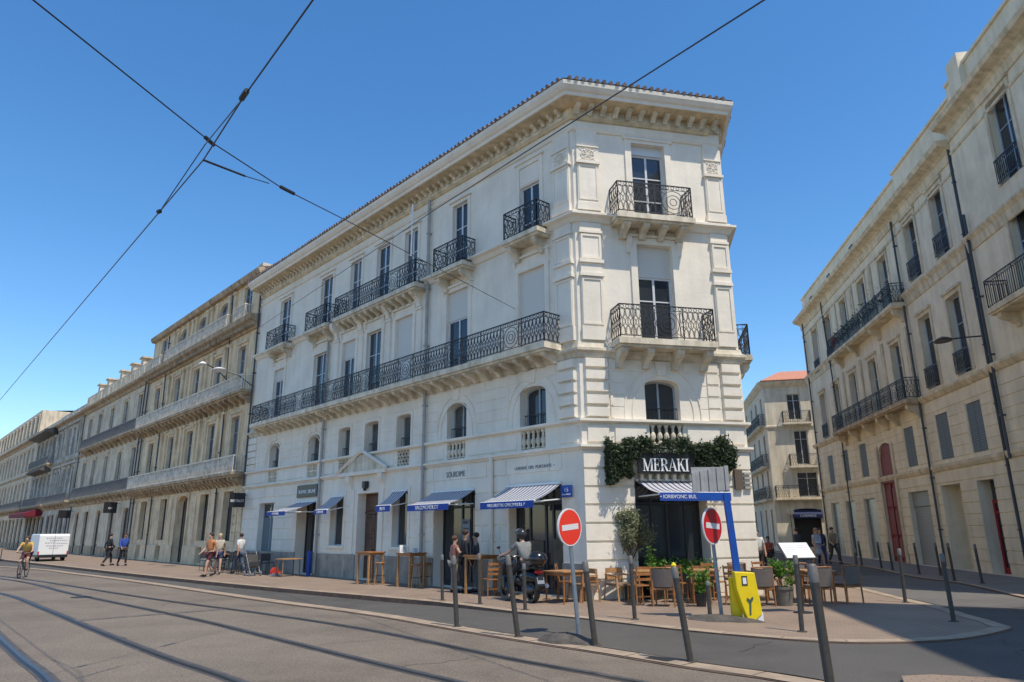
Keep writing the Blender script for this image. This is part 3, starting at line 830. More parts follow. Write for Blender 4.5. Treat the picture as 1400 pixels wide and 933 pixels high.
# roof
ez = 14.86; off = .84
def offp(path, o):
    P = [Vector(p) for p in path]; nr = []
    for i in range(len(P)-1):
        d = (P[i+1]-P[i]).normalized(); nr.append(Vector((d.y, -d.x))*SG)
    out = []
    for i in range(len(P)):
        q = nr[0] if i == 0 else nr[-1] if i == len(P)-1 else (nr[i-1]+nr[i])/((nr[i-1]+nr[i]).dot(nr[i]))
        out.append(P[i]+q*o)
    return out
ev = offp(PATHC, off); rd = offp(PATHC, -4.5)
b = MB()
for i in range(3):
    A, B, C_, D = ev[i], ev[i+1], rd[i+1], rd[i]
    b.face([(A.x, A.y, ez), (B.x, B.y, ez), (C_.x, C_.y, ez+1.5), (D.x, D.y, ez+1.5)])
b.face([(rd[0].x, rd[0].y, ez+1.5), (rd[1].x, rd[1].y, ez+1.5), (rd[2].x, rd[2].y, ez+1.5), (rd[3].x, rd[3].y, ez+1.5)])
roof = b.build('roof', TILE, main, world=True, recalc=False)
b = MB()
for (F, k0, ln, vo) in ((L, -.3, LEN+.2, 0), (K, -.3, 4.95, 0), (M, -.2, 18, -.42)):
    b.T = F; k = k0
    while k < ln:
        b.tube([(k, .90+vo+random.uniform(-.02, .02), ez+.0), (k, .3+vo, ez+.14)], .062, 8); k += .22
b.build('tile_edge', TILE, roof, world=True, smooth=True)
b = MB(L); b.box(19.5, -3.6, 15, 20.6, -2.8, 16.9); b.box(12, .2, 14.9, 12.5, .7, 15.15)
b.build('chimney', STONEB, roof, world=True)
# ============================================================ NEIGHBOURING BUILDINGS
PALEST = mat('pale_balustrade', (.76, .68, .56), .85, var=.3, vscale=3)
def stone_rail(par, F, ua, ub, z0, z1, v, m=PALEST, name='balcony', brk=None, slabm=None, st=.16, sides=True, iron=False):
    b = MB(F); b.box(ua, -.02, z0-.16, ub, v, z0); b.box(ua+.05, -.02, z0-.26, ub-.05, v-.1, z0-.161)
    o = b.build(name, slabm or TAND, par, world=True)
    if brk:
        q = MB(F)
        for u in brk: bracket(q, u, .2, z0-.262, .4, v*.8)
        q.build('bracket', slabm or TAND, o, world=True)
    g = MB(F); y = v-.08
    g.box(ua+.02, y-.03, z1-.07, ub-.02, y+.03, z1); g.box(ua+.02, y-.03, z0+.002, ub-.02, y+.03, z0+.06)
    n = int((ub-ua)/st); r = .016 if iron else .02
    for k in range(n+1):
        x = ua+.04+(ub-ua-.08)*k/n; g.bar((x, y, z0+.06), (x, y, z1-.07), r)
        if k < n and not iron:
            x2 = ua+.04+(ub-ua-.08)*(k+1)/n; g.bar((x, y, z0+.06), (x2, y, z1-.07), .014)
            if k % 2: g.ring(((x+x2)/2, y, (z0+z1)/2), (1, 0, 0), (0, 0, 1), st*.5, .16, .014, 6)
    if sides:
        for x in (ua+.05, ub-.05):
            g.bar((x, 0, z1-.03), (x, y, z1-.03), .025); g.bar((x, 0, z0+.05), (x, y, z0+.05), .02)
            for k in range(5): g.bar((x, y*k/5, z0+.05), (x, y*k/5, z1-.03), .014)
    g.build('railing', m, o, world=True)
    return o

def body(par, F, u0, u1, z1, dep, ops, m, v=0., front=True, opd=.28):
    b = MB(F)
    wall(b, u0, u1, 0, z1, ops, v, opd)
    b.face([(u0, v, 0), (u0, -dep, 0), (u0, -dep, z1), (u0, v, z1)]); b.face([(u1, v, 0), (u1, -dep, 0), (u1, -dep, z1), (u1, v, z1)])
    b.face([(u0, -dep, 0), (u1, -dep, 0), (u1, -dep, z1), (u0, -dep, z1)]); b.face([(u0, v, z1), (u1, v, z1), (u1, -dep, z1), (u0, -dep, z1)])
    return b.build('wall', m, par, world=True, recalc=False)

def prof_run(par, F, ua, ub, prof, m, name, v=0.):
    b = MB(F); b.prism([(p[0]+v, p[1]) for p in prof], 'u', ua, ub); return b.build(name, m, par, world=True)

# ---- ornate tan building next to the white one
u0, u1 = 23.32, 43.38
B2 = empty('ornate_building', tuple(L(33, 0, 0)), 0, 'tan stone building with full-width pale balconies and arched attic windows, left of the white one', 'building')
bays = [25.35, 29.0, 32.75, 36.45, 40.85]
ops = []
for i, c in enumerate(bays):
    if i == 2: ops.append((c-1.0, c+1.0, .02, 3.88, .45, .4))
    else:
        ops.append((c-.68, c+.68, 1.3, 3.84, 0, .3)); ops.append((c-.5, c+.5, .1, .95, 0, .25))
    ops.append((c-.55, c+.55, 4.95, 7.85, .12, .3)); ops.append((c-.55, c+.55, 9.2, 11.8, .12, .3))
    if i in (1, 2, 3): ops.append((c-.75, c+.75, 13.5, 15.25, .5, .4))
    else: ops.append((c-.6, c+.6, 13.5, 15.4, 0, .3))
body(B2, L, u0, u1, 15.75, 11, ops, TAN)
for o in ops:
    h = o[3]-o[2]
    if h > 3: window(B2, L, *o[:4], -.34, joinery=DARKM, trans=(.2,), glass=GLASS)
    elif o[2] < .5: 
        g = MB(L); g.face([(o[0], -.22, o[2]), (o[1], -.22, o[2]), (o[1], -.22, o[3]), (o[0], -.22, o[3])]); g.build('cellar_grille', PIPED, B2, world=True, recalc=False)
    elif o[2] < 2: window(B2, L, *o[:4], -.24, joinery=PIPED, trans=(.3,))
    else: window(B2, L, *o[:4], -.12, joinery=BLUEJ if o[2] > 9 else GREYJ, trans=(.3,), glass=GLASSC if random.random() < .4 else GLASS, arch=o[4])
b = MB(L)
for i, c in enumerate(bays):
    for z, t in ((4.95, 7.85), (9.2, 11.8)):
        surround(b, c-.55, c+.55, z, t, .16, .06, .14)
    surround(b, c-.68, c+.68, 1.3, 3.84, .14, .05, 0) if i != 2 else surround(b, c-1, c+1, .02, 3.88, .2, .08, 0)
b.build('window_surround', TAN, B2, world=True)
b = MB(L)
for c in (27.15, 28.0, 30.0, 31.0, 31.7, 33.8, 34.5, 35.4, 37.5, 38.4):
    for z0, z1 in ((5.0, 8.15), (9.2, 12.1), (13.4, 15.3)):
        b.box(c-.16, 0, z0, c+.16, .12, z1); b.box(c-.21, 0, z1+.001, c+.21, .17, z1+.16)
for c in (23.6, 27.3, 38.9, 42.9, 24.3, 30.6, 34.9): 
    k = .9
    while k < 3.7: b.box(c-.25, 0, k, c+.25, .06, k+.38); k += .42
b.build('pilaster', TAN, B2, world=True)
for p_, q_ in free(u0, u1, 0, 1, ops): prof_run(B2, L, p_, q_, [(0, 0), (.1, 0), (.1, .98), (0, 1.05)], TAN, 'plinth')
# cut the plinth visually by building it between the openings only
prof_run(B2, L, u0, u1, [(0, 12.5), (.12, 12.5), (.2, 12.8), (.55, 12.95), (.6, 13.2), (0, 13.28)], TAND, 'cornice')
prof_run(B2, L, u0, u1, [(0, 15.6), (.25, 15.62), (.35, 15.85), (.35, 15.92), (0, 16.0)], TAND, 'cornice')
q = MB(L); k = u0+.1
while k < u1: q.box(k, .1, 12.62, k+.11, .42, 12.85); k += .24
q.build('dentil', TAND, B2, world=True)
stone_rail(B2, L, u0+.1, u1-.1, 4.75, 5.6, .75, brk=rng(u0+.4, u1-.4, .62), slabm=TAND)
stone_rail(B2, L, u0+.1, u1-.1, 9.05, 9.85, .7, brk=rng(u0+.4, u1-.4, .8), slabm=TAND)
stone_rail(B2, L, 27.2, 39.0, 13.3, 14.1, .5, slabm=TAND)
stone_rail(B2, L, 24.5, 26.2, 13.3, 14.1, .5, slabm=TAND)
stone_rail(B2, L, 40.0, 41.8, 13.3, 14.1, .5, slabm=TAND)
pipe(B2, L, 27.0, .1, 15.4, .12, .045, PIPED, 27.5); pipe(B2, L, 38.9, .1, 15.4, .12, .045, PIPED, 39.4); pipe(B2, L, 43.2, .1, 12.9, .12, .05, PIPED)
b = MB(L)
b.face([(u0, .3, 15.98), (u1, .3, 15.98), (u1, -5, 17.2), (u0, -5, 17.2)]); b.face([(u0, -11, 15.9), (u1, -11, 15.9), (u1, -5, 17.2), (u0, -5, 17.2)])
b.face([(u0, .3, 15.98), (u0, -5, 17.2), (u0, -11, 15.9)]); b.face([(u1, .3, 15.98), (u1, -5, 17.2), (u1, -11, 15.9)])
rf = b.build('roof', TILE, B2, world=True, recalc=False)
b = MB(L); b.box(u0+.05, -1.2, 15.9, u0+.6, .1, 16.25); b.build('chimney', STONEB, rf, world=True)
b = MB(L); k = u0+.8
while k < u0+2.2: b.tube([(k, .45, 15.98), (k, -.4, 16.2)], .1, 6); k += .2

# ---- long grey building with dormer blocks
def long_house(name, label, ua, ub, bays, floors, roofz, mats_, cornz, parapet=None, dorm=(), balc=(), w=1.05, arches=True, ped=True, dep=11):
    wm, tm, rm = mats_
    B = empty(name, tuple(L((ua+ub)/2, 0, 0)), 0, label, 'building')
    ops = []
    for i, c in enumerate(bays):
        for j, (z0, z1) in enumerate(floors):
            ww = w*(1.25 if j == 0 else 1)
            ops.append((c-ww/2, c+ww/2, z0, z1, .35 if (j == 0 and arches and i % 2 == 0) else 0, .28))
    body(B, L, ua, ub, roofz, dep, ops, wm)
    for o in ops: window(B, L, *o[:4], -.12, joinery=DARKM if o[2] < 3 else GREYJ, trans=(.3,), glass=GLASSC if random.random() < .35 and o[2] > 3 else GLASS, arch=0)
    b = MB(L)
    for o in ops: 
        surround(b, o[0], o[1], max(o[2], .9), o[3], .14, .05, .13 if o[2] > 3 else 0)
    b.build('window_surround', wm, B, world=True)
    prof_run(B, L, ua, ub, [(0, cornz-.5), (.1, cornz-.48), (.18, cornz-.25), (.45, cornz-.15), (.5, cornz), (0, cornz+.06)], tm, 'cornice')
    prof_run(B, L, ua, ub, [(0, 4.1), (.1, 4.12), (.18, 4.3), (.18, 4.4), (0, 4.45)], tm, 'string_course')
    prof_run(B, L, ua, ub, [(0, 8.6), (.08, 8.62), (.15, 8.75), (.15, 8.85), (0, 8.9)], tm, 'string_course')
    for p_, q_ in free(ua, ub, 0, .7, ops): prof_run(B, L, p_, q_, [(0, 0), (.06, 0), (.06, .7), (0, .74)], tm, 'plinth')
    if parapet:
        b = MB(L); b.box(ua, -.25, roofz, ub, .05, parapet)
        k = ua+.3
        while k < ub-1.2: b.frus(k, k+1.1, roofz+.2, parapet-.2, .05, .09, .05); k += 1.35
        b.build('parapet', wm, B, world=True)
    for d in dorm:
        b = MB(L); b.box(d-.35, -1.2, parapet or roofz, d+.35, .0, (parapet or roofz)+.62); b.box(d-.5, -1.3, (parapet or roofz)+.621, d+.5, .12, (parapet or roofz)+.74)
        b.build('chimney', wm, B, world=True)
    for (a, c, z0, z1) in balc: stone_rail(B, L, a, c, z0, z1, .65, m=IRONG, brk=rng(a+.3, c-.3, 1.3), slabm=tm, st=.14)
    b = MB(L); t = (parapet or roofz)-.1
    b.face([(ua, -.2, t), (ub, -.2, t), (ub, -dep/2, t+.6), (ua, -dep/2, t+.6)]); b.face([(ua, -dep, t), (ub, -dep, t), (ub, -dep/2, t+.6), (ua, -dep/2, t+.6)])
    b.build('roof', rm, B, world=True, recalc=False)
    return B, ops
FL = [(.02, 3.55), (5.0, 7.95), (9.3, 12.0)]
B3, _ = long_house('townhouse', 'grey beige building with small square chimneys along its parapet, left of the tan one', 43.42, 64.3, [45.3, 49.35, 53.6, 57.85, 61.5], FL, 13.2, (GREYST, TAND, TILE), 13.15, 14.4, (46.4, 49.2, 52.6, 57.0, 60.2), ((43.6, 62.5, 4.8, 5.65), (43.6, 61.5, 9.15, 9.95)), w=1.15)
pipe(B3, L, 44.0, .1, 12.9, .12, .05, PIPED); pipe(B3, L, 64.0, .1, 12.9, .12, .045, PIPED)
B4, _ = long_house('townhouse', 'weathered grey town building with paired windows behind the parked white van', 64.34, 76.4, [66.0, 68.2, 70.3, 73.0, 75.0], FL, 13.1, (GREYST2, TAND, TILE), 13.1, 13.9, (), ((64.6, 76, 4.75, 5.5),), w=1.2)
b = MB(L)
for a, c in ((65.1, 71.3), (72.1, 75.9)):
    for z0, z1 in ((4.9, 8.3), (9.2, 12.4)):
        b.box(a, 0, z0, a+.2, .16, z1); b.box(c-.2, 0, z0, c, .16, z1); b.box(a-.1, 0, z1+.001, c+.1, .22, z1+.25)
b.build('pilaster', GREYST2, B4, world=True)
B5, _ = long_house('townhouse', 'weathered building with a bulky dark canopy at its top balcony, far left', 76.44, 90.0, [78.2, 80.6, 83.0, 85.4, 87.8], FL, 13.0, (GREYST2, TAND, TILE), 13.1, 13.8, (), ((77, 89.4, 4.75, 5.6), (77, 89.4, 9.1, 9.9)), w=1.5)
b = MB(L); b.prism([(0, 12.2), (1.3, 12.5), (1.35, 12.7), (0, 13.0)], 'u', 77, 88); b.build('canopy', DARKM, B5, world=True)
b = MB(L); b.prism([(0, 8.2), (1.0, 8.4), (1.0, 8.6), (0, 8.95)], 'u', 78, 87); b.build('canopy', mat('dirty_canopy', (.13, .12, .11), .9, var=.4), B5, world=True)
B6, _ = long_house('townhouse', 'pale town building with a raised top floor near the far left end', 90.04, 128, [92+3.0*k for k in range(12)], FL+[(13.9, 15.9)], 16.6, (GREYST, TAND, TILE), 13.2, None, (), ((91, 127, 4.75, 5.6),), w=1.5)
B7, _ = long_house('townhouse', 'last grey building of the row, cut by the left edge', 128.04, 175, [131+4*k for k in range(11)], FL, 13.6, (GREYST2, TAND, TILE), 13.2, 14.4, (), (), w=1.6)

# ---- right-hand row
RR = Fr(19.375, 36.33, 9.05, -1)
def right_building(name, label, ua, ub, ops, jo, v=0., parapet=18.3, dep=9, m=CREAM, corn=16.6, skipw=()):
    B = empty(name, tuple(RR((ua+ub)/2, 0, 0)), 0, label, 'building')
    body(B, RR, ua, ub, corn, dep, [o[:6] for o in ops], m, v)
    b = MB(RR)
    courses(b, ua+.02, ub-.02, .45, 4.0, [o[:6] for o in ops], h=.44, proud=.03, gap=.035, bl=50, v=v, marg=.0)
    courses(b, ua+.02, ub-.02, 4.5, 7.0, [o[:6] for o in ops], h=.42, proud=.025, gap=.03, bl=50, v=v, marg=.06)
    b.build('rusticated_course', m, B, world=True)
    prof_run(B, RR, ua, ub, [(0, 4.05), (.06, 4.06), (.12, 4.2), (.12, 4.3), (0, 4.34)], CREAMD, 'string_course', v)
    prof_run(B, RR, ua, ub, [(0, 7.1), (.06, 7.12), (.2, 7.3), (.2, 7.4), (0, 7.46)], CREAMD, 'string_course', v)
    prof_run(B, RR, ua, ub, [(0, 11.75), (.05, 11.77), (.1, 12.1), (.22, 12.25), (.22, 12.33), (0, 12.4)], CREAMD, 'string_course', v)
    prof_run(B, RR, ua, ub, [(0, corn-.75), (.06, corn-.73), (.1, corn-.4), (.22, corn-.3), (.55, corn-.18), (.62, corn), (0, corn+.08)], CREAMD, 'cornice', v)
    prof_run(B, RR, ua, ub, [(0, corn-1.3), (.05, corn-1.28), (.05, corn-1.18), (0, corn-1.16)], CREAMD, 'string_course', v)
    b = MB(RR); b.box(ua, -.7+v, corn, ub, -.25+v, parapet); b.box(ua, -.78+v, parapet+.001, ub, -.16+v, parapet+.12); b.build('parapet', m, B, world=True)
    b = MB(RR); b.face([(ua, -.6, parapet-.1), (ub, -.6, parapet-.1), (ub, -dep/2, parapet+.9), (ua, -dep/2, parapet+.9)]); b.face([(ua, -dep, parapet-.2), (ub, -dep, parapet-.2), (ub, -dep/2, parapet+.9), (ua, -dep/2, parapet+.9)])
    b.build('roof', TILE, B, world=True, recalc=False)
    for o in ops:
        kind = o[6] if len(o) > 6 else 'w'
        if kind == 'w': 
            wo = window(B, RR, *o[:4], v-.22, joinery=jo, trans=(.35, .68), guard=False, fw=.055)
            if o[2] > 7.4 and len(o) > 7 and o[7]:
                g = MB(RR); g.box(o[0]-.05, v+.1, o[2]+.05, o[1]+.05, v+.12, o[2]+.1); g.box(o[0]-.05, v+.1, o[2]+.86, o[1]+.05, v+.13, o[2]+.92)
                n = 13
                for k in range(n+1):
                    x = o[0]-.04+(o[1]-o[0]+.08)*k/n; g.bar((x, v+.11, o[2]+.08), (x, v+.11, o[2]+.88), .013)
                for k in range(6):
                    x = o[0]+(o[1]-o[0])*(k+.5)/6; g.ring((x, v+.11, o[2]+.5), (1, 0, 0), (0, 0, 1), .08, .3, .012, 8)
                g.build('window_guard', IRON, wo, world=True)
        elif kind == 'shut':
            g = MB(RR); c = (o[0]+o[1])/2
            for x0, x1 in ((o[0]+.02, c-.01), (c+.01, o[1]-.02)): g.box(x0, v-.08, o[2]+.02, x1, v-.03, o[3]-.02)
            g.build('shutter', SHUT, B, world=True)
        elif kind == 'glassshop':
            window(B, RR, *o[:4], v-.12, joinery=GREYJ, trans=(.25,), glass=mat('shop_glass', (.16, .18, .17), .3, var=.3), leaves=1)
        elif kind == 'roller':
            g = MB(RR); g.box(o[0], v-.26, o[2], o[1], v-.2, o[3]-.7); g.build('roller_shutter', ROLL, B, world=True)
            g = MB(RR); g.box(o[0], v-.24, o[3]-.68, o[1], v-.16, o[3]); g.build('shutter_box', MATS['metal_shutter'], B, world=True)
        elif kind == 'deep':
            g = MB(RR); g.box(o[0], v-.75, .02, o[0]+1.0, v-.7, o[3]); g.build('door', mat('grey_green_door', (.10, .13, .13), .5, var=.2), B, world=True)
            g = MB(RR); g.box(o[0]+1.0, v-.75, .02, o[1], v-.68, o[3]); g.build('door_panel', m, B, world=True)
        elif kind == 'reddoor':
            g = MB(RR); g.box(o[0], v-.5, .02, o[0]+.1, v-.42, 2.6); g.box(o[0]+.62, v-.5, .02, o[0]+.74, v-.42, 2.6); g.box(o[1]-.14, v-.5, .02, o[1], v-.42, 2.6); g.box(o[0], v-.49, 2.6, o[1], v-.42, 2.72); g.box(o[0]+.1, v-.49, .02, o[1]-.1, v-.43, .25); g.box(o[0]+.1, v-.495, 2.2, o[1]-.1, v-.425, 2.3)
            d = g.build('door', REDB, B, world=True)
            g = MB(RR); g.face([(o[0], v-.46, .02), (o[1], v-.46, .02), (o[1], v-.46, o[3]), (o[0], v-.46, o[3])]); g.build('pane', GLASS, d, world=True, recalc=False)
    b = MB(RR)
    for o in ops:
        if (len(o) < 7 or o[6] == 'w') and o[2] > 7: surround(b, o[0], o[1], max(o[2], 7.48), o[3], .17, .05, .12, v=v)
    b.build('window_surround', CREAMD, B, world=True)
    return B
wd = .58
opA = []
bA = [10.75, 7.45, 4.05, .55, -2.85]
for i, c in enumerate(bA):
    if i != 3: opA.append((c-wd, c+wd, 4.5, 6.35, 0, .28, 'shut'))
    opA.append((c-wd, c+wd, 7.55, 10.5, 0, .28, 'w', i in (0, 1)))
    opA.append((c-wd, c+wd, 12.0, 15.05, 0, .28, 'w', i in (0, 1)))
opA += [(9.85, 11.9, .02, 3.3, 0, .35, 'glassshop'), (6.7, 8.6, .02, 3.3, 0, .35, 'glassshop'), (3.05, 5.05, .02, 3.3, 0, .35, 'glassshop'), (-4.1, -1.7, .02, 3.35, 0, .3, 'roller'), (-.42, 1.6, .02, 6.0, .6, .4, 'arch')]
RA = right_building('apartment_building', 'long cream building with two dark iron balconies and an arched red carriage door', -5.03, 14.0, opA, BLUEJ, parapet=18.2)
b = MB(RR)
b.prism([(-.42, .02), (1.6, .02), (1.6, 5.2), (1.3, 5.75), (.59, 6.0), (-.1, 5.75), (-.42, 5.2)], 'v', -.12, -.06)
for x0, x1 in ((-.32, .5), (.68, 1.5)):
    for z0, z1 in ((.2, 1.2), (1.3, 2.6), (2.7, 3.7)): b.frus(x0, x1, z0, z1, -.06, -.02, .06)
b.box(-.42, -.061, 3.95, 1.6, .06, 4.2); b.box(-.2, -.061, 4.25, 1.4, -.02, 5.3)
b.box(.54, -.061, .1, .64, .0, 3.9)
dr = b.build('carriage_door', REDP, RA, world=True)
b = MB(RR)
for x in (-.55, 1.73): b.box(x-.13, .03, .05, x+.13, .1, 5.9)
b.build('door_surround', CREAMD, RA, world=True)
stn = lambda **k: None
balcony(RA, RR, -5.0, 7.0, 7.4, .7, .98, .18, 'scroll', brk=(-4.6, -2.0, -.5, 1.7, 4.2, 6.6), bh=.6, bw=.3, slabm=TAND, brm=CREAMD)
bal3 = balcony(RA, RR, -5.0, 5.9, 11.98, .68, .98, .18, 'scroll', brk=(-4.6, -1.2, 2.4, 5.4), bh=.6, bw=.25, slabm=CREAMD)
pipe(RA, RR, -4.95, .1, 16.1, .12, .05, PIPED); pipe(RA, RR, 7.3, .1, 16.2, .12, .045, PIPED, 8.1); pipe(RA, RR, 13.2, .1, 16.2, .12, .05, PIPED)
b = MB(RR)
for c in (-1.1, -.85, 2.2, 2.5, 5.6): b.box(c-.1, 0, 12.4, c+.1, .07, 15.25)
for c in (-4.4, -1.2, 2.35, 5.7): b.box(c-.14, 0, 7.5, c+.14, .08, 10.9)
b.build('pilaster', CREAMD, RA, world=True)
b = MB(RR)
for u in (11.5, 6.9, 2.0): b.box(u-.3, -.7, 16.9, u+.3, -.2, 17.7)
b.build('dormer_opening', PIPED, RA, world=True)
b = MB(RR); b.leaves(900, lambda: (random.uniform(-4.6, 5.6)*random.choice((1, 1, .8)), .5+random.gauss(0, .1), 12.5+abs(random.gauss(0, .3))), .07)
fb = b.build('balcony_plants', LEAFD, RA, world=True, recalc=False); fb['label'] = 'dark potted plants along the upper balcony'
b = MB(RR); b.leaves(140, lambda: (4.6+random.gauss(0, .3), .6+random.gauss(0, .06), 12.6+random.gauss(0, .15)), .06)
b.build('red_flowers', mat('flower_red', (.35, .03, .04), .7), RA, world=True, recalc=False)

opB = []
for c in (-6.6, -9.5):
    opB += [(c-.6, c+.6, 4.5, 6.42, 0, .28, 'shut'), (c-.6, c+.6, 7.6, 10.8, 0, .28, 'w', True), (c-.6, c+.6, 12.62, 15.5, 0, .28, 'w', True)]
opB += [(-7.35, -5.5, .02, 3.45, 0, .8, 'deep'), (-10.1, -8.75, .02, 3.45, 0, .55, 'reddoor')]
RB = right_building('apartment_building', 'narrow cream building with two window bays and a red-framed shop door, right side', -11.63, -5.05, opB, BLUEJ, parapet=18.5)
pipe(RB, RR, -11.5, .1, 16.3, .13, .055, PIPED)
opC = [(-15.95, -14.6, 13.1, 16.2, 0, .28, 'w', True), (-15.8, -14.5, 8.9, 12.1, 0, .28, 'w'), (-19.5, -18.2, 13.1, 16.2, 0, .28, 'w', True), (-19.5, -18.2, 8.9, 12.1, 0, .28, 'w'), (-15.6, -14.4, 4.5, 6.4, 0, .28, 'w'), (-19.4, -18.2, 4.5, 6.4, 0, .28, 'w'), (-15.6, -13.6, .02, 3.3, 0, .35, 'glassshop'), (-19.4, -17.4, .02, 3.3, 0, .35, 'glassshop')]
RC = right_building('apartment_building', 'tall cream building cut by the right edge of the picture, with one iron balcony', -20.5, -11.65, opC, BLUEJ, v=.12, parapet=18.9, corn=17.2)
balcony(RC, RR, -20, -13.6, 8.95, .9, 1.0, .18, 'bars', brk=(-19.5, -16.5, -14), bh=.5, bw=.25, slabm=CREAMD)
b = MB(RR); b.box(-13.3, -.9, 17.3, -12.4, .1, 19.4); b.box(-17.2, -2, 18.9, -16.3, -1.1, 20.6); b.build('chimney', CREAM, RC, world=True)
pipe(RC, RR, -12.0, 4.0, 13.2, .26, .05, PIPED)

# building beyond the side street, outside the frame: it shades the square
D = Fr(14.8, 9.3, 189, 1)
BD = empty('apartment_building', (14.8, 9.3, 0), 0, 'tall cream building beyond the side street on the right, outside the picture', 'building')
opD = [(u, u+1.2, z, z+h, 0, .28) for u in (1.5, 5, 8.5, 12, 15.5) for z, h in ((.6, 2.6), (5, 2.2), (9, 3), (13.6, 2.8), (17.4, 2))]
E_ = MB(D); wall(E_, 0, 19, 0, 21, opD); E_.build('wall', CREAM, BD, world=True, recalc=False)
for o in opD: window(BD, D, *o[:4], -.24, joinery=BLUEJ, trans=(.35,))
a1 = Vector((14.8, 9.3)); a2 = a1+Vector((math.sin(R(117)), math.cos(R(117))))*11; q_ = D(19, 0, 0); a4 = q_.xy; a3 = a4+(a2-a1)
b = MB()
for p, q in ((a1, a2), (a2, a3), (a3, a4)): b.face([(p.x, p.y, 0), (q.x, q.y, 0), (q.x, q.y, 21), (p.x, p.y, 21)])
b.face([(p.x, p.y, 21) for p in (a1, a2, a3, a4)]); b.build('side_wall', CREAM, BD, world=True, recalc=False)
prof_run(BD, D, -.1, 19, [(0, 20.3), (.3, 20.5), (.3, 20.8), (0, 21.05)], CREAMD, 'cornice')

# ---- building closing the street
Ef = Fr(20.7, 56.9, 103, 1)
Es = Fr(20.7, 56.9, 11, -1)
BE = empty('end_building', (20.7, 56.9, 0), 0, 'pale rounded-corner building with an orange tiled roof closing the end of the side street', 'building')
opE = [(1.75, 2.75, 10.2, 12.3, 0, .25), (2.0, 3.0, 6.6, 9.3, 0, .25), (1.9, 3.4, 4.1, 6.0, 0, .25), (1.3, 3.3, .3, 3.2, .2, .3), (6, 7, 10.2, 12.3, 0), (6, 7, 6.6, 9.3, 0)]
b = MB(Ef); wall(b, 0, 12, 0, 13.3, opE)
opS = [(u, u+.9, z, z+h, 0, .25) for u in (1.5, 4.5, 7.5, 11, 15, 19, 23) for z, h in ((.3, 2.9), (4.1, 2.2), (7, 2.2), (10.2, 2.1))]
b.T = Es; wall(b, 0, 30, 0, 13.3, opS)
b.build('wall', PALE, BE, world=True, recalc=False)
for o in opE[:3]+opE[4:]: window(BE, Ef, *o[:4], -.2, trans=(.25,), joinery=PVC)
for o in opS: window(BE, Es, *o[:4], -.2, trans=(.25,), joinery=GREYJ)
for a, c, z in ((1.2, 3.4, 9.9), (1.4, 3.7, 6.45)): balcony(BE, Ef, a, c, z, .55, .95, .12, 'scroll', slabm=PALE)
balcony(BE, Ef, .1, 4.6, 4.0, .6, .95, .14, 'scroll', slabm=CREAMD)
for z in (9.9, 6.6, 4.0): balcony(BE, Es, .8, 13, z, .5, .95, .12, 'scroll', slabm=CREAMD)
c0 = Ef(0, 0, 0); c1 = Ef(12, 0, 0); c2 = Es(30, 0, 0)
SE = [(c2.x, c2.y), (c0.x, c0.y), (c1.x, c1.y)]
b = MB(); sweep(b, SE, [(0, 12.9), (.1, 12.95), (.4, 13.2), (.45, 13.35), (0, 13.45)], -1 if Vector(((Vector(SE[1])-Vector(SE[0])).y, -(Vector(SE[1])-Vector(SE[0])).x)).dot(Es.n.xy) < 0 else 1)
sweep(b, SE, [(0, 9.6), (.1, 9.62), (.1, 9.75), (0, 9.8)], -1 if Vector(((Vector(SE[1])-Vector(SE[0])).y, -(Vector(SE[1])-Vector(SE[0])).x)).dot(Es.n.xy) < 0 else 1)
b.build('cornice', PALE, BE, world=True)
b = MB(); c3 = c1+(c2-c0)
ap = (c0+c1+c2+c3)/4
for p, q in ((c0, c1), (c1, c3), (c3, c2), (c2, c0)):
    f = lambda w: (w.x+(w.x-ap.x)*.04, w.y+(w.y-ap.y)*.04, 13.42)
    g_ = lambda w: (w.x+(ap.x-w.x)*.42, w.y+(ap.y-w.y)*.42, 15.5)
    b.face([f(p), f(q), g_(q), g_(p)])
b.face([g_(c0), g_(c1), g_(c3), g_(c2)])
b.build('roof', TILER, BE, world=True, recalc=False)
b = MB(Ef); b.box(1.3, -.28, .3, 3.3, -.22, 3.2); sf = b.build('shop_front', INT, BE, world=True)
b = MB(Ef); b.prism([(0, 3.1), (.5, 2.75), (.5, 2.45), (0, 2.5)], 'u', 1.25, 3.35); aw = b.build('awning', mat('navy_canvas', (.02, .03, .09), .8), BE, world=True)
text('lettering', 'CAFEMERIE', Ef, 2.3, .52, 2.62, .24, WHITE, aw)
b = MB(Ef); b.ell((.95, .9, 2.95), .28, .04, .28, 16, 8); sgn = b.build('round_sign', CREAMD, BE, world=True)
b = MB(Ef); b.bar((.95, .9, 0), (.95, .9, 2.7), .025); b.build('pole', DARKM, sgn, world=True)

BM = empty('townhouse', tuple(M(30, 0, 0)), 0, 'cream building adjoining the back of the white corner building in the side street', 'building')
opM2 = [(u, u+1.1, z, z+h, 0, .25) for u in (19.5, 23, 26.5, 30, 33.5, 37) for z, h in ((.5, 2.6), (4.8, 1.9), (8.2, 2.2))]
b = MB(M); wall(b, 18.02, 40, 0, 12.8, opM2)
b.face([(18.02, 0, 12.8), (40, 0, 12.8), (40, -9, 12.8), (18.02, -9, 12.8)]); b.face([(40, 0, 0), (40, -9, 0), (40, -9, 12.8), (40, 0, 12.8)]); b.face([(18.02, -9, 0), (40, -9, 0), (40, -9, 12.8), (18.02, -9, 12.8)])
b.build('wall', CREAM, BM, world=True, recalc=False)
for o in opM2: window(BM, M, *o[:4], -.2, trans=(.35,), joinery=GREYJ)
prof_run(BM, M, 18.02, 40, [(0, 12.3), (.3, 12.5), (.35, 12.8), (0, 12.86)], CREAMD, 'cornice')
b = MB(); b.face([(-400, -400, -.15), (400, -400, -.15), (400, 600, -.15), (-400, 600, -.15)])
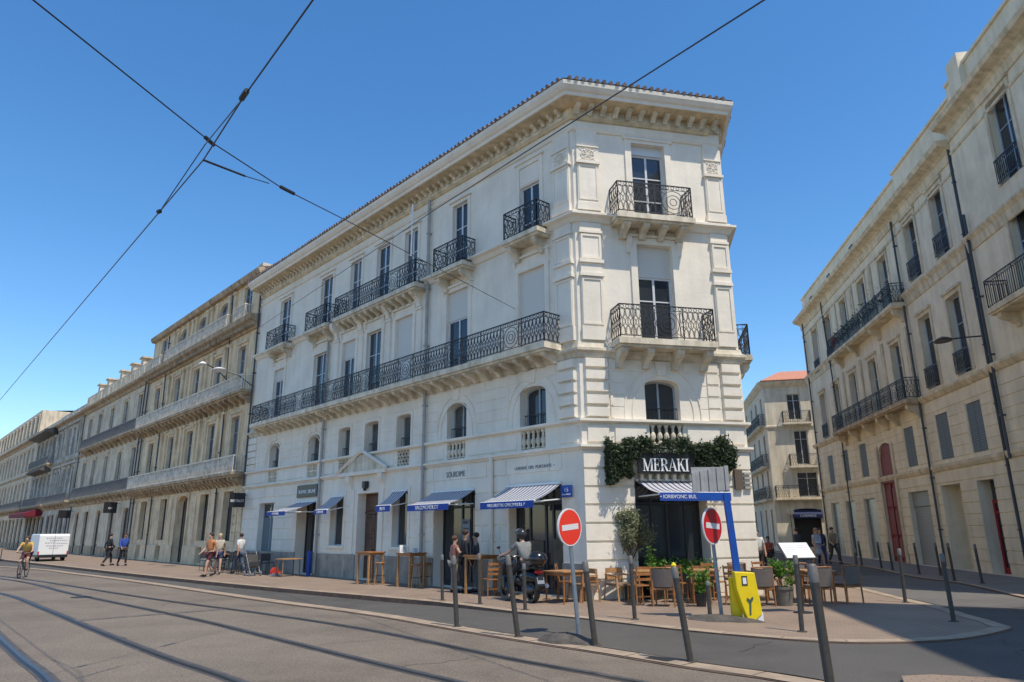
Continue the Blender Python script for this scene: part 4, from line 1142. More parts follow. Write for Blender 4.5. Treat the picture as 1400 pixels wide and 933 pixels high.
o = b.build('ground', mat('earth', (.3, .28, .25), .9)); tag(o, kind='structure')
# ============================================================ GROUND
def strip(pts, name, m, z=None, kind='structure', cat=None):
    b = MB(); b.face([(p[0], p[1], p[2] if len(p) > 2 else z) for p in pts])
    me = b.build(name, m, None, recalc=False)
    bm = bmesh.new(); bm.from_mesh(me.data); bmesh.ops.triangulate(bm, faces=bm.faces); 
    for f in bm.faces:
        if f.normal.z < 0: f.normal_flip()
    bm.to_mesh(me.data); bm.free()
    tag(me, kind=kind); return me
def ribbon(name, A, B, m, skirt=0.):
    """surface between two polylines of (x,y,z) with equal length"""
    b = MB()
    for i in range(len(A)-1): b.face([A[i], A[i+1], B[i+1], B[i]])
    if skirt:
        for P in (A, B):
            for i in range(len(P)-1): b.face([P[i], P[i+1], (P[i+1][0], P[i+1][1], P[i+1][2]-skirt), (P[i][0], P[i][1], P[i][2]-skirt)])
    o = b.build(name, m, None, recalc=False); tag(o, kind='structure'); return o
def dens(P, n=6):
    """catmull-rom through points"""
    out = []
    for i in range(len(P)-1):
        p0 = Vector(P[max(i-1, 0)]); p1 = Vector(P[i]); p2 = Vector(P[i+1]); p3 = Vector(P[min(i+2, len(P)-1)])
        for k in range(n):
            t = k/n; out.append(tuple(.5*((2*p1)+(p2-p0)*t+(2*p0-5*p1+4*p2-p3)*t*t+(3*p1-p0-3*p2+p3)*t**3)))
    out.append(tuple(P[-1])); return out
def offs(P, d):
    out = []
    for i in range(len(P)):
        a = Vector(P[max(i-1, 0)]).xy; b_ = Vector(P[min(i+1, len(P)-1)]).xy; t = (b_-a).normalized(); n = Vector((-t.y, t.x))
        out.append((P[i][0]+n.x*d, P[i][1]+n.y*d, P[i][2]))
    return out
def resamp(P, d):
    out = [Vector(P[0])]; acc = 0
    for i in range(len(P)-1):
        a = Vector(P[i]); b_ = Vector(P[i+1]); l = (b_-a).length; pos = d-acc
        while pos < l: out.append(a.lerp(b_, pos/l)); pos += d
        acc = (acc+l) % d if l+acc >= d else acc+l
    return [tuple(p) for p in out]
def kerbstones(name, P, w, z, m, d=1.0, h=.0):
    b = MB(); Q = resamp([(p[0], p[1], 0) for p in P], d); I = offs(Q, w)
    for i in range(len(Q)-1):
        a, c = Vector(Q[i]), Vector(Q[i+1]); e, f = Vector(I[i]), Vector(I[i+1]); g = .012/d
        q = [a.lerp(c, g), a.lerp(c, 1-g), e.lerp(f, 1-g), e.lerp(f, g)]; zz = z+random.uniform(0, .003)
        b.face([(v.x, v.y, zz) for v in q])
    o = b.build(name, m, None, recalc=False); tag(o, kind='structure'); return o
def tramat(name, col, hi, sc=130, big=.5):
    m = mat(name, col, .9, var=.14, vscale=big, bump=.35, bscale=160)
    nt = m.node_tree; N = nt.nodes; Lk = nt.links; b = N['Principled BSDF']; src = b.inputs['Base Color'].links[0].from_socket
    tc = N.new('ShaderNodeTexCoord'); v = N.new('ShaderNodeTexNoise'); v.inputs['Scale'].default_value = sc*.28; v.inputs['Detail'].default_value = 6; v.inputs['Roughness'].default_value = .8; Lk.new(tc.outputs['Object'], v.inputs['Vector'])
    r = N.new('ShaderNodeValToRGB'); r.color_ramp.elements[0].position = .38; r.color_ramp.elements[0].color = (1-hi,)*3+(1,); r.color_ramp.elements[1].position = .62; r.color_ramp.elements[1].color = (1+hi, 1+hi, 1+hi, 1)
    Lk.new(v.outputs['Fac'], r.inputs['Fac']); mx = N.new('ShaderNodeMix'); mx.data_type = 'RGBA'; mx.blend_type = 'MULTIPLY'; mx.inputs['Factor'].default_value = 1
    Lk.new(src, mx.inputs['A']); Lk.new(r.outputs['Color'], mx.inputs['B'])
    # stains
    s = N.new('ShaderNodeTexNoise'); s.inputs['Scale'].default_value = .22; s.inputs['Detail'].default_value = 10; s.inputs['Roughness'].default_value = .7; Lk.new(tc.outputs['Object'], s.inputs['Vector'])
    r2 = N.new('ShaderNodeValToRGB'); r2.color_ramp.elements[0].position = .36; r2.color_ramp.elements[0].color = (.74, .72, .72, 1); r2.color_ramp.elements[1].position = .52; r2.color_ramp.elements[1].color = (1, 1, 1, 1)
    Lk.new(s.outputs['Fac'], r2.inputs['Fac']); m2 = N.new('ShaderNodeMix'); m2.data_type = 'RGBA'; m2.blend_type = 'MULTIPLY'; m2.inputs['Factor'].default_value = 1
    Lk.new(mx.outputs['Result'], m2.inputs['A']); Lk.new(r2.outputs['Color'], m2.inputs['B']); Lk.new(m2.outputs['Result'], b.inputs['Base Color'])
    return m
TRAM = tramat('tram_concrete', (.20, .162, .122), .42)
ASPH = tramat('asphalt', (.10, .092, .08), .25, 170)
ASPHD = tramat('old_asphalt', (.15, .14, .125), .10, 150)
PAVE = mat_pave('pink_paving', (.33, .235, .165), (.29, .215, .155), (.2, .15, .115), .22, .11, R(42), var=.22, msize=.008)
PAVE2 = mat_pave('grey_paving', (.27, .225, .18), (.24, .205, .17), (.15, .13, .11), .4, .2, R(9), var=.25, msize=.01)
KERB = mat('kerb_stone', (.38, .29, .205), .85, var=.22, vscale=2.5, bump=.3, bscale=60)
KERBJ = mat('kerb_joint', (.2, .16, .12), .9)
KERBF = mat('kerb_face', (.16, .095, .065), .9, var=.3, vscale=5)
# far kerb line of the lane (edge of the pavement), from far left to the nose of the square
KL = [(-95, 108, 0), (-62, 77.5, 0), (-36.65, 52.2, 0), (-17.42, 33.08, 0), (-9.34, 25.31, 0), (-4.14, 20.73, 0), (-1.89, 18.72, 0), (-.05, 16.62, 0), (1.44, 15.19, 0), (2.65, 13.8, 0), (3.69, 12.81, 0), (4.66, 12.11, 0), (5.36, 11.85, 0), (6.29, 11.87, 0), (7.3, 12.2, 0), (8.54, 13.07, 0), (8.95, 13.55, 0), (9.1, 14.25, 0), (9.35, 15.6, 0), (9.7, 17.3, 0), (10.5, 23, 0), (11.2, 27.5, 0), (13.1, 38, 0), (16, 54, 0)]
KLd = dens(KL, 5)
back = [(6.7, 54, 0)]
poly = KLd+[(12, 60, 0), (0, 45, 0), (-60, 100, 0), (-90, 112, 0)]
o = strip([(x, y, 0.) for x, y, *_ in poly], 'pavement', PAVE)
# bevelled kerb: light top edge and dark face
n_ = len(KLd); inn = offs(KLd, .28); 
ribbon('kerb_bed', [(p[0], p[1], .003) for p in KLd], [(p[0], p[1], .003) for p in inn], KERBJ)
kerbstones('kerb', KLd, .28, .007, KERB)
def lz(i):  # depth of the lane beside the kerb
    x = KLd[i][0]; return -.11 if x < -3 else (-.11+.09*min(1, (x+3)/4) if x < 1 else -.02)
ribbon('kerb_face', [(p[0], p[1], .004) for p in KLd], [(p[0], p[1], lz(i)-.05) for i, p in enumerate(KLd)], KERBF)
# near kerb strip between the lane and the tramway
NL = [(-95, 88, 0), (-58, 61, 0), (-28.9, 41.2, 0), (-20.0, 33.4, 0), (-13.4, 26.9, 0), (-7.05, 20.25, 0), (-3.3, 16.6, 0), (-1.45, 14.4, 0), (-.04, 12.75, 0), (1.24, 11.4, 0), (2.36, 10.1, 0), (3.2, 9.3, 0), (4.1, 8.0, 0), (5.2, 6.2, 0), (7, 3, 0), (9.5, -3, 0)]
NLd = dens(NL, 5)
NZ = -.035
Nfar = offs(NLd, .34)
mid = [Vector(p) for p in NLd]
# the lane runs between them
LZ = -.11
def lzx(x): return -.10 if x < -3 else (-.10+.07*min(1, (x+3)/4) if x < 1 else -.03)
b = MB()
lane_pts = [(p[0], p[1], lz(i)-.0) for i, p in enumerate(KLd[:KLd.index(min(KLd, key=lambda q: abs(q[0]-4.66)+abs(q[1]-12.11)))+1])]
def nearest(P, q): return min(P, key=lambda r: (r[0]-q[0])**2+(r[1]-q[1])**2)
A = lane_pts; B_ = [nearest(Nfar, p) for p in A]
B_ = [(q[0], q[1], A[i][2]) for i, q in enumerate(B_)]
ribbon('lane', A, B_, ASPH)
last = (A[-1], B_[-1])
rest = KLd[len(A)-1:]
sq = [(p[0], p[1], -.02) for p in rest[:-1]]
right_k = [(19.6, 56, 0), (16.3, 35.08, 0), (14.45, 26.7, 0), (14.3, 24.1, 0), (13.6, 21.27, 0), (12.85, 18.66, 0), (12.9, 17.2, 0), (14.0, 16.2, 0), (16.5, 15.7, 0), (27, 14.5, 0)]
RKd = dens(right_k, 5)
lane2 = [(p[0], p[1]) for p in sq]+[(17.5, 60)]+[(p[0], p[1]) for p in RKd]+[(27, 8), (13.6, 8.6), (12.4, 0), (10.2, -3)]+[(p[0], p[1]) for p in Nfar[::-1] if p[1] < last[1][1]+.01 and p[1] > -3.5]
strip([(x, y, -.02) for x, y in lane2], 'road', ASPH)
# worn lighter patch of the side street
strip([(x, y, -.014) for x, y in [(9.9, 17.2), (10.6, 23.4), (11.4, 28.2), (14.3, 27.5), (14.2, 24.1), (13.5, 21.3), (12.75, 18.7), (12.7, 17.1), (11, 16.6)]], 'road_patch', ASPHD)
ribbon('kerb_strip', [(p[0], p[1], NZ+.002) for p in NLd], [(p[0], p[1], NZ+.002) for p in Nfar], KERBJ, skirt=.12)
kerbstones('kerb', NLd, .34, NZ+.006, KERB)
# right pavement
RP = [(p[0], p[1]) for p in RKd]+[(27, 16.0), (30, 60)]
strip([(x, y, .010) for x, y in RP], 'pavement', PAVE2)
ribbon('kerb', [(p[0], p[1], .018) for p in RKd], [(p[0], p[1], .018) for p in offs(RKd, .2)], KERB)
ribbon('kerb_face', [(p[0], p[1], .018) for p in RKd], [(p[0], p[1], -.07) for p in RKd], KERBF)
strip([(x, y, .010) for x, y in [(13.6, 8.6), (27, 8), (27, -12), (11, -12), (12.4, 0)]], 'pavement', PAVE2)
# little island at the bottom right
isl = [(4.45, 8.75), (4.62, 9.12), (5.03, 9.2), (5.7, 8.95), (6.6, 8.3), (7.4, 7.2), (7.2, 6.0), (5.9, 6.3), (5.0, 7.6)]
strip([(x, y, .03) for x, y in isl], 'traffic_island', PAVE)
ribbon('kerb', [(x, y, .034) for x, y in isl+isl[:1]], [(x, y, -.05) for x, y in isl+isl[:1]], KERB)
# tramway surface
tr = [(p[0], p[1]) for p in NLd]+[(9.5, -30), (-60, -30), (-120, 40), (-120, 95)]
strip([(x, y, NZ-.015) for x, y in tr], 'tramway', TRAM)
ribbon('joint', [(p[0], p[1], NZ-.005) for p in offs(NLd, .0)], [(p[0], p[1], NZ-.005) for p in offs(NLd, -.05)], KERBF)
# rails
RZ = NZ-.010
rails = [
 ('tram rail nearest the building kerb', [(-70, 66), (-40, 46), (-22.9, 32.7), (-10.5, 21.2), (-6.0, 17.25), (-2.8, 14.2), (-.05, 10.95), (1.5, 9.3), (4, 6.2), (9, -1), (14, -9)]),
 ('second tram rail from the kerb', [(-69, 63.5), (-38.5, 44.2), (-21.4, 30.7), (-13.5, 22.7), (-7.3, 16.5), (-4.7, 13.7), (-2.15, 10.9), (-.7, 9.35), (1.8, 6.6), (6.8, -.2), (12, -9)]),
 ('third tram rail from the kerb', [(-66, 60.5), (-37, 41.5), (-23, 28.9), (-16.1, 23.2), (-11.6, 18.4), (-8.3, 14.7), (-5.25, 11.35), (-3.4, 9.45), (-.8, 6.4), (4, 0), (9, -9)]),
 ('tram rail at the bottom left corner of the picture', [(-65, 58), (-36, 39.6), (-21.6, 27), (-14.8, 20), (-9.2, 13.45), (-7.3, 11.25), (-5.8, 9.55), (-3, 6), (1.5, -1), (6.5, -9)])]
RAILB = mat('rail_bed', (.085, .08, .08), .8, var=.3, vscale=4); RAILS = mat('rail_steel', (.14, .15, .17), .3, metal=.8)
for lb, P in rails:
    P = dens([(x, y, RZ) for x, y in P], 6)
    t = empty('tram_rail', P[20], 0, lb, 'rail', 'tram rails in the paved track')
    for nm, w0, w1, dz, m in (('rail_bed', -.11, .11, 0, RAILB), ('rail_head', -.025, .035, .006, RAILS), ('groove', -.07, -.028, .003, DARK)):
        b = MB(); A1 = offs(P, w0); B1 = offs(P, w1)
        for i in range(len(P)-1): b.face([(A1[i][0], A1[i][1], RZ+dz), (A1[i+1][0], A1[i+1][1], RZ+dz), (B1[i+1][0], B1[i+1][1], RZ+dz), (B1[i][0], B1[i][1], RZ+dz)])
        b.build(nm, m, t, world=True, recalc=False)
b = MB(); b.lathe([(.28, NZ-.008), (.28, NZ-.004)], -12.6, 21.6, 18); o = b.build('manhole_cover', DARKM); tag(o, 'small dark manhole cover flush in the tramway surface', 'manhole')
b = MB(); b.T = lambda x, y, z: Vector((2.05+x*.68+y*.73, 10.72-x*.73+y*.68, z)); b.box(-.2, -.1, NZ+.003, .2, .1, NZ+.012); o = b.build('drain_cover', DARKM); tag(o, 'dark drain cover set in the kerb strip beside the leaning front bollard', 'drain')

def patch(x, y, w, l, rz, m, z, name='road_patch'):
    c, s_ = math.cos(rz), math.sin(rz); P = []
    for a, b_ in ((-w/2, -l/2), (w/2, -l/2), (w/2, l/2), (-w/2, l/2)): P.append((x+a*c-b_*s_, y+a*s_+b_*c, z))
    return strip(P, name, m)
PATCHD = tramat('patched_asphalt', (.06, .057, .052), .3)
mat('sealed_trench', (.15, .125, .105), .85, var=.3, vscale=8)
patch(-8.2, 17.0, .3, 3.2, R(-48), MATS['sealed_trench'], NZ-.0095)
b = MB()
for (x, y, ang, ln) in ((-3.2, 12.4, .7, 2.2), (-9, 19, 1.9, 2.6), (-1.6, 10.2, 2.4, 1.4), (3.3, 11.2, .4, 1.3), (7.2, 10.6, 2.0, 1.8), (-6.8, 13.2, 2.8, 2.4)):
    p = Vector((x, y)); a = ang
    for k in range(14):
        a += random.gauss(0, .35); q = p+Vector((math.cos(a), math.sin(a)))*ln/14; n = Vector((-(q-p).y, (q-p).x)).normalized()*.006
        z = (NZ-.011) if x < 2 else -.013
        b.face([(p.x-n.x, p.y-n.y, z), (q.x-n.x, q.y-n.y, z), (q.x+n.x, q.y+n.y, z), (p.x+n.x, p.y+n.y, z)]); p = q
tag(b.build('road_crack', mat('crack', (.04, .037, .033), .95), None, recalc=False), kind='structure')
# ============================================================ AWNINGS
def awning(F, ua, ub, zt, zf, v, val=.2, txt=None, label=None, ts=.17, arms='both', sk=0., ua2=None, ub2=None):
    o = F((ua+ub)/2, 0, zt); X = F.rd(); rz = math.atan2(X.y, X.x)
    t = empty('awning', tuple(o), rz, label, 'awning', 'striped awnings over the shopfronts')
    w = (ub-ua)/2; fw0, fw1 = (-w, w)
    b = MB(); n = 8; pts = []
    # local: x reading direction, -y out of the wall (rz maps +x to rd, +y to -n)
    for k in range(n+1):
        q = k/n; y = -.06-(v-.06)*q; z = 0-(zt-zf)*q-.05*math.sin(math.pi*q); pts.append((y, z))
    for k in range(n):
        (y0, z0), (y1, z1) = pts[k], pts[k+1]; s0 = sk*k/n; s1 = sk*(k+1)/n
        b.face([(-w+s0, y0, z0), (w+s0, y0, z0), (w+s1, y1, z1), (-w+s1, y1, z1)]); b.face([(-w+s0, y0, z0-.012), (w+s0, y0, z0-.012), (w+s1, y1, z1-.012), (-w+s1, y1, z1-.012)])
    b.build('canopy', STRIPE, t, recalc=False)
    zf_ = zf-zt
    b = MB(); b.box(-w+sk, -v-.012, zf_-val, w+sk, -v+.002, zf_+.01); vl = b.build('valance', BLUE, t)
    b = MB(); b.bar((-w+sk-.02, -v+.03, zf_+.0), (w+sk+.02, -v+.03, zf_+.0), .025, 6); b.bar((-w-.02, -.07, .02), (w+.02, -.07, .02), .04, 6)
    b.build('roller_bar', WHITE, t)
    for s in (-1, 1):
        b = MB(); b.bar((s*(w-.06), -.03, -.42), (s*(w-.08)+sk, -v+.05, zf_-.03), .018, 6)
        b.build('arm', WHITE, t)
    if txt:
        text('lettering', txt, F, (ua+ub)/2-sk*1.0, v+.02, zf-val/2, ts, WHITE, vl, ext=.004, sx=1.0)
    return t
awning(L, .80, 3.02, 2.98, 2.50, 1.1, .18, 'NUGALUTRE GNSOMBULL P', 'wide blue and white striped awning behind the parked scooter, nearest the corner', .125)
awning(L, 4.62, 6.85, 2.98, 2.54, 1.05, .18, 'BAGDVGNDLOT', 'wide striped awning over the shop door with the blue poster, second from the corner', .17)
awning(L, 8.4, 9.32, 3.12, 2.6, .74, .2, 'JILJOE', 'narrow striped awning just right of the brown entrance door', .14)
awning(L, 12.92, 13.95, 3.1, 2.56, .78, .15, 'LOURDIR', 'narrow striped awning just left of the brown entrance door', .13)
awning(L, 15.3, 17.1, 2.98, 2.56, 1.4, .16, 'SEMORELLE', 'striped awning under the black shop fascia, farthest from the corner', .13)
awning(K, 1.5, 3.5, 3.02, 2.64, 1.25, .2, '• IORBVONC BULLZN1EID', 'striped awning over the corner restaurant window, below the leafy sign', .13, sk=.12)

# ============================================================ CORNER RESTAURANT SIGN AND GARLAND
sgn = empty('restaurant_sign', tuple(K(2.3, 0, 3.2)), 0, 'black panel with white MERAKI lettering set in the leafy garland', 'sign')
b = MB(K); b.box(1.45, .30, 3.2, 3.1, .36, 3.98); pn = b.build('panel', DARK, sgn, world=True)
def serif_word(word, F, u, v, z, h, m, parent, adv=1.0):
    # strokes in letter units (x, y), thick and thin like an engraved roman face
    T_, t_ = .17, .055
    def st(x0, x1, w): return [(x0, 0), (x0+w, 0), (x1+w, 1), (x1, 1)]
    def sf(x, y, w=.36): return [(x-w/2, y), (x+w/2, y), (x+w/2, y+.05), (x-w/2, y+.05)]
    G = {'M': (1.05, [st(.08, .08, t_), st(.38, .04, T_), st(.42, .80, t_), st(.80, .80, T_), sf(.1, 0, .26), sf(.88, 0, .36), sf(.08, .95, .24), sf(.9, .95, .3)]),
         'E': (.74, [st(.12, .12, T_), [(.1, 0), (.66, 0), (.66, .26), (.6, .05), (.1, .05)], [(.1, .95), (.6, .95), (.63, .74), (.65, 1), (.1, 1)], [(.25, .48), (.5, .48), (.5, .36), (.54, .36), (.54, .66), (.5, .66), (.5, .53), (.25, .53)], sf(.14, 0, .28), sf(.14, .95, .28)]),
         'R': (.86, [st(.12, .12, T_), [(.2, .95), (.45, .95), (.56, .85), (.56, .63), (.45, .53), (.2, .53), (.2, .48), (.5, .48), (.73, .6), (.73, .88), (.52, 1), (.2, 1)], [(.4, .5), (.55, .5), (.82, 0), (.62, 0)], sf(.2, 0), sf(.78, 0, .2), sf(.14, .95, .26)]),
         'A': (.88, [[(.06, 0), (.11, 0), (.46, .93), (.43, 1)], [(.40, 1), (.50, 1), (.86, 0), (.66, 0)], [(.2, .3), (.6, .3), (.6, .35), (.2, .35)], sf(.1, 0, .26), sf(.77, 0, .34)]),
         'K': (.88, [st(.12, .12, T_), [(.25, .42), (.30, .42), (.72, .97), (.66, .97)], [(.36, .58), (.50, .66), (.86, 0), (.65, 0)], sf(.2, 0), sf(.77, 0, .3), sf(.2, .95), sf(.7, .95, .28)]),
         'I': (.42, [st(.13, .13, T_), sf(.21, 0), sf(.21, .95)])}
    tot = sum(G[c][0] for c in word)*h*.82; x = -tot/2; b = MB(F); sg = 1 if F.rd().dot(F.d) > 0 else -1
    for i, c in enumerate(word):
        w, strokes = G[c]
        for j, poly in enumerate(strokes): b.prism([(u+sg*(x+p[0]*h*.82), z+(p[1]-.5)*h) for p in poly], 'v', v+j*.0006, v+.014+j*.0006)
        x += w*h*.82
    return b.build('lettering', m, parent, world=True)
serif_word('MERAKI', K, 2.26, .362, 3.43, .34, WHITE, pn)
text('lettering', 'RESTAURANT', K, 2.2, .365, 3.80, .13, WHITE, pn)
b = MB(K)
for k in range(7): b.box(1.55+k*.24, .02, 3.02, 1.63+k*.24, .25, 3.19)
b.build('bracket', STONEB, sgn, world=True)
def gs():
    while True:
        u = random.uniform(.6, 4.4); z = random.uniform(2.8, 4.3)
        e = 4.06+.10*math.sin(u*5.1)+.07*math.sin(u*11+1)+random.gauss(0, .05)
        lo = 3.6 if 1.3 < u < 3.25 else (3.02+.12*math.sin(u*7) if u < 1.3 else 3.3+.08*math.sin(u*9))
        if z > e or z < lo: continue
        if 1.5 < u < 3.1 and z < 3.74 and random.random() < .97: continue
        return (u, .06+abs(random.gauss(.16, .13)), z)
b = MB(K); b.leaves(15000, gs, .062, .36)
g = b.build('leaf_garland', LEAFD, None, recalc=False); tag(g, 'dark green leafy garland wrapped around the MERAKI sign above the awning', 'garland')
for k in range(0):
    pass

# plates and projecting signs
b = MB(L); b.box(.36, .06, 2.60, .78, .08, 2.92); o = b.build('street_name_sign', BLUEP); tag(o, 'small blue enamel street plate on the corner pier beside the widest awning', 'street sign')
text('lettering', '15', L, .57, .082, 2.79, .16, WHITE, o); text('lettering', 'BOULEVARD', L, .57, .082, 2.67, .055, WHITE, o)
def proj_sign(u, z0, z1, v0, v1, txt, label, cat='sign'):
    b = MB(L); b.box(u-.05, v0, z0, u+.05, v1, z1); o = b.build('projecting_sign', DARK); tag(o, label, cat)
    q = MB(L); q.bar((u, 0, z1-.1), (u, v0, z1-.1), .02); q.build('bracket', DARKM, o)
    # lettering on the face turned towards the corner (-u)
    p = L(u-.055, (v0+v1)/2, (z0+z1)/2-.05); Z = -L.d; Y = Vector((0, 0, 1)); X = Y.cross(Z)
    if txt: text('lettering', txt, L, 0, 0, 0, (v1-v0)*.22, WHITE, o, world=Matrix(((X.x, Y.x, Z.x, p.x), (X.y, Y.y, Z.y, p.y), (X.z, Y.z, Z.z, p.z), (0, 0, 0, 1))))
proj_sign(22.9, 2.95, 3.65, .12, .92, 'BISTROT', 'black square projecting sign with white writing where the white building meets the tan one')
proj_sign(47.3, 3.2, 4.0, .2, 1.1, 'GD', 'dark projecting sign with a pale mark on the grey townhouse near its right end')
proj_sign(63.3, 3.1, 3.8, .2, 1.2, None, 'small plain dark projecting sign above the street right of the white van')
t = empty('awning', tuple(L(84, 0, 3)), 0, 'dark red awning far down the street at the left edge', 'awning')
b = MB(L); b.prism([(0, 4.5), (1.6, 3.9), (1.6, 3.5), (0, 3.6)], 'u', 79, 90); b.build('canopy', mat('red_canvas', (.16, .01, .02), .8), t, world=True)

# ============================================================ BOLLARDS, SIGNS
def bollard(h, r=.042, band=True):
    t = empty('bollard'); b = MB(); b.lathe([(r*1.05, 0), (r, .03), (r, h-.19 if band else h-.03), (r*.8, h-.0)] if not band else [(r, 0), (r, h-.16)], n=12); b.build('post', BOLL, t, smooth=True)
    b = MB(); b.lathe([(r*2.1, 0), (r*2.1, .012), (r, .02)], n=12); b.build('base_plate', BOLL, t)
    if band:
        b = MB(); b.lathe([(r+.002, h-.16), (r+.002, h-.02), (r*.7, h)], n=12); b.build('reflective_band', BOLLT, t, smooth=True)
    return t
bp = bollard(1.3)
GB = 'grey street bollards round the square'
near = [((-1.10, 14.35, NZ), 1.31, -.08, 'leaning bollard on the tram kerb, farthest left of the near line'),
 ((.06, 12.97, NZ), 1.37, -.17, 'leaning bollard on the tram kerb in front of the scooter'),
 ((1.28, 11.96, NZ), 1.29, -.12, 'bollard standing right beside the bright red no-entry sign'),
 ((2.44, 10.52, NZ), 1.27, -.15, 'strongly leaning bollard in front of the woven-back chairs, with a yellow cap'),
 ((3.08, 7.45, NZ), 1.43, -.06, 'nearest bollard, its foot cut by the bottom edge of the picture')]
pav = [((-1.86, 19.28, 0), 1.14, -.03, 'bollard at the pavement edge beside the people in dark clothes'),
 ((-.84, 18.28, 0), 1.19, -.03, 'bollard at the pavement edge in front of the tall wooden bar table'),
 ((.25, 16.9, 0), 1.0, -.02, 'bollard at the pavement edge touching the scooter'),
 ((2.42, 15.01, 0), 1.22, -.03, 'bollard in front of the small olive tree'),
 ((5.01, 13.09, 0), 1.28, .02, 'bollard at the pavement edge below the white menu board'),
 ((3.93, 15.0, 0), .72, 0, 'short bollard in the tar mound beside the darker no-entry sign'),
 ((9.37, 17.83, 0), 1.24, .03, 'pale-topped bollard standing alone in the sunlit part of the square'),
 ((8.38, 14.29, 0), 1.24, -.03, 'bollard with a cream top on the shaded nose of the square'),
 ((10.9, 23.4, 0), 1.1, .02, 'bollard behind the last terrace chairs at the street corner')]
side = [((16.3, 34.4, .02), 1.1, 'row bollard farthest up the side street'), ((15.95, 31.9, .02), 1.1, 'second bollard from the far end of the side-street row'), ((15.7, 30.5, .02), 1.12, 'third bollard from the far end of the side-street row'),
 ((15.35, 27.9, .02), 1.14, 'side-street bollard in front of the grey roller shutter, left one'), ((15.75, 27.2, .02), 1.14, 'side-street bollard in front of the grey roller shutter, right one'),
 ((14.55, 24.4, .02), 1.2, 'side-street bollard left of the deep doorway'), ((14.75, 23.3, .02), 1.18, 'side-street bollard nearest the red-framed door'), ((16.6, 37.2, .02), 1.1, 'bollard beside the pedestrians at the far end of the side street')]
def put_boll(i, loc, h, lean, lab):
    o = bp if i == 0 else copy_tree(bp, loc, 0)
    o.location = loc; o.rotation_euler = (0, math.atan2(lean, h), random.uniform(0, 3)) if False else (0, math.atan2(lean, h), 0)
    o.scale = (1, 1, h/1.3); o['label'] = lab; o['category'] = 'bollard'; o['group'] = GB; return o
i = 0
for loc, h, ln, lab in near: 
    q = put_boll(i, loc, h, ln, lab); i += 1
    if 'yellow' in lab:
        bcap = MB(); bcap.lathe([(.03, 1.3), (.035, 1.32), (.01, 1.36)], n=8); bcap.build('yellow_cap', YELL, q)
    if 'nearest' in lab or 'leaning' in lab or 'beside the bright' in lab:
        q.scale = (1.12, 1.12, h/1.3)
for loc, h, ln, lab in pav: put_boll(i, loc, h, ln, lab); i += 1
for loc, h, lab in side: put_boll(i, loc, h, -.04, lab); i += 1

def noentry(loc, base_h, r, cz, yaw, lean, roll, red, label, lz=0.):
    t = empty('no_entry_sign', loc, 0, label, 'road sign', 'no-entry signs'); 
    b = MB(); b.bar((0, 0, 0), (lean*1.25, 0, cz+r*.9), .038, 12); b.build('pole', GALV, t, smooth=True)
    c, s = math.cos(yaw), math.sin(yaw); cx = lean*cz*1.25/(cz+r)
    def T(x, y, z):
        xr = x*math.cos(roll)-z*math.sin(roll); zr = x*math.sin(roll)+z*math.cos(roll)
        return Vector((cx+xr*c+y*s*-1, xr*s+y*c-.06, cz+zr))
    def disc(b, rr, y0, y1, n=36):
        i = b.P([(rr*math.cos(2*math.pi*k/n), y0, rr*math.sin(2*math.pi*k/n)) for k in range(n)]+[(rr*math.cos(2*math.pi*k/n), y1, rr*math.sin(2*math.pi*k/n)) for k in range(n)])
        for k in range(n): b.F(i+k, i+(k+1) % n, i+n+(k+1) % n, i+n+k)
        b.F(*[i+k for k in range(n)]); b.F(*[i+n+k for k in range(n)][::-1])
    b = MB(T); disc(b, r, -.02, .012); pl = b.build('sign_plate', SIGNW, t)
    b = MB(T); disc(b, r*.93, -.0225, -.0205); b.build('red_disc', red, pl)
    b = MB(T); b.box(-r*.7, -.0255, -r*.15, r*.7, -.0235, r*.15); b.build('white_bar', SIGNW, pl)
    b = MB(T); b.box(-.05, .012, -.12, .05, .05, -.08); b.box(-.05, .012, .08, .05, .05, .12); b.build('clamp', GALV, t)
    return t
noentry((1.11, 12.97, 0), 0, .325, 1.79, R(46), -.11, R(5), REDS, 'bright red no-entry sign on a grey pole in front of the scooter rider')
noentry((4.17, 15.02, 0), 0, .37, 1.80, R(44), -.07, R(-4), REDS2, 'darker red no-entry sign beside the blue post and yellow casing')
def mound(loc, sx, sy, h, rz, label):
    b = MB(); n = 22; m = 5
    c, s = math.cos(rz), math.sin(rz)
    for j in range(m+1):
        q = j/m
        for k in range(n):
            t = 2*math.pi*k/n; rr = (1-q)**.7*(1+.14*math.sin(3*t+1)+.1*math.sin(7*t))
            x = math.cos(t)*sx*rr; y = math.sin(t)*sy*rr
            b.v.append(Vector((loc[0]+x*c-y*s, loc[1]+x*s+y*c, loc[2]+h*q**.6+random.uniform(-.008, .012))))
    for j in range(m):
        for k in range(n): b.F(j*n+k, j*n+(k+1) % n, (j+1)*n+(k+1) % n, (j+1)*n+k)
    o = b.build('tar_mound', TAR, None); tag(o, label, 'asphalt patch'); return o
mound((.85, 12.35, NZ-.02), .62, .26, .17, R(-38), 'low lumpy brown tar mound at the foot of the bright red no-entry sign')
mound((4.05, 14.75, -.01), .75, .3, .12, R(-32), 'flat dark tar mound at the foot of the darker no-entry sign')

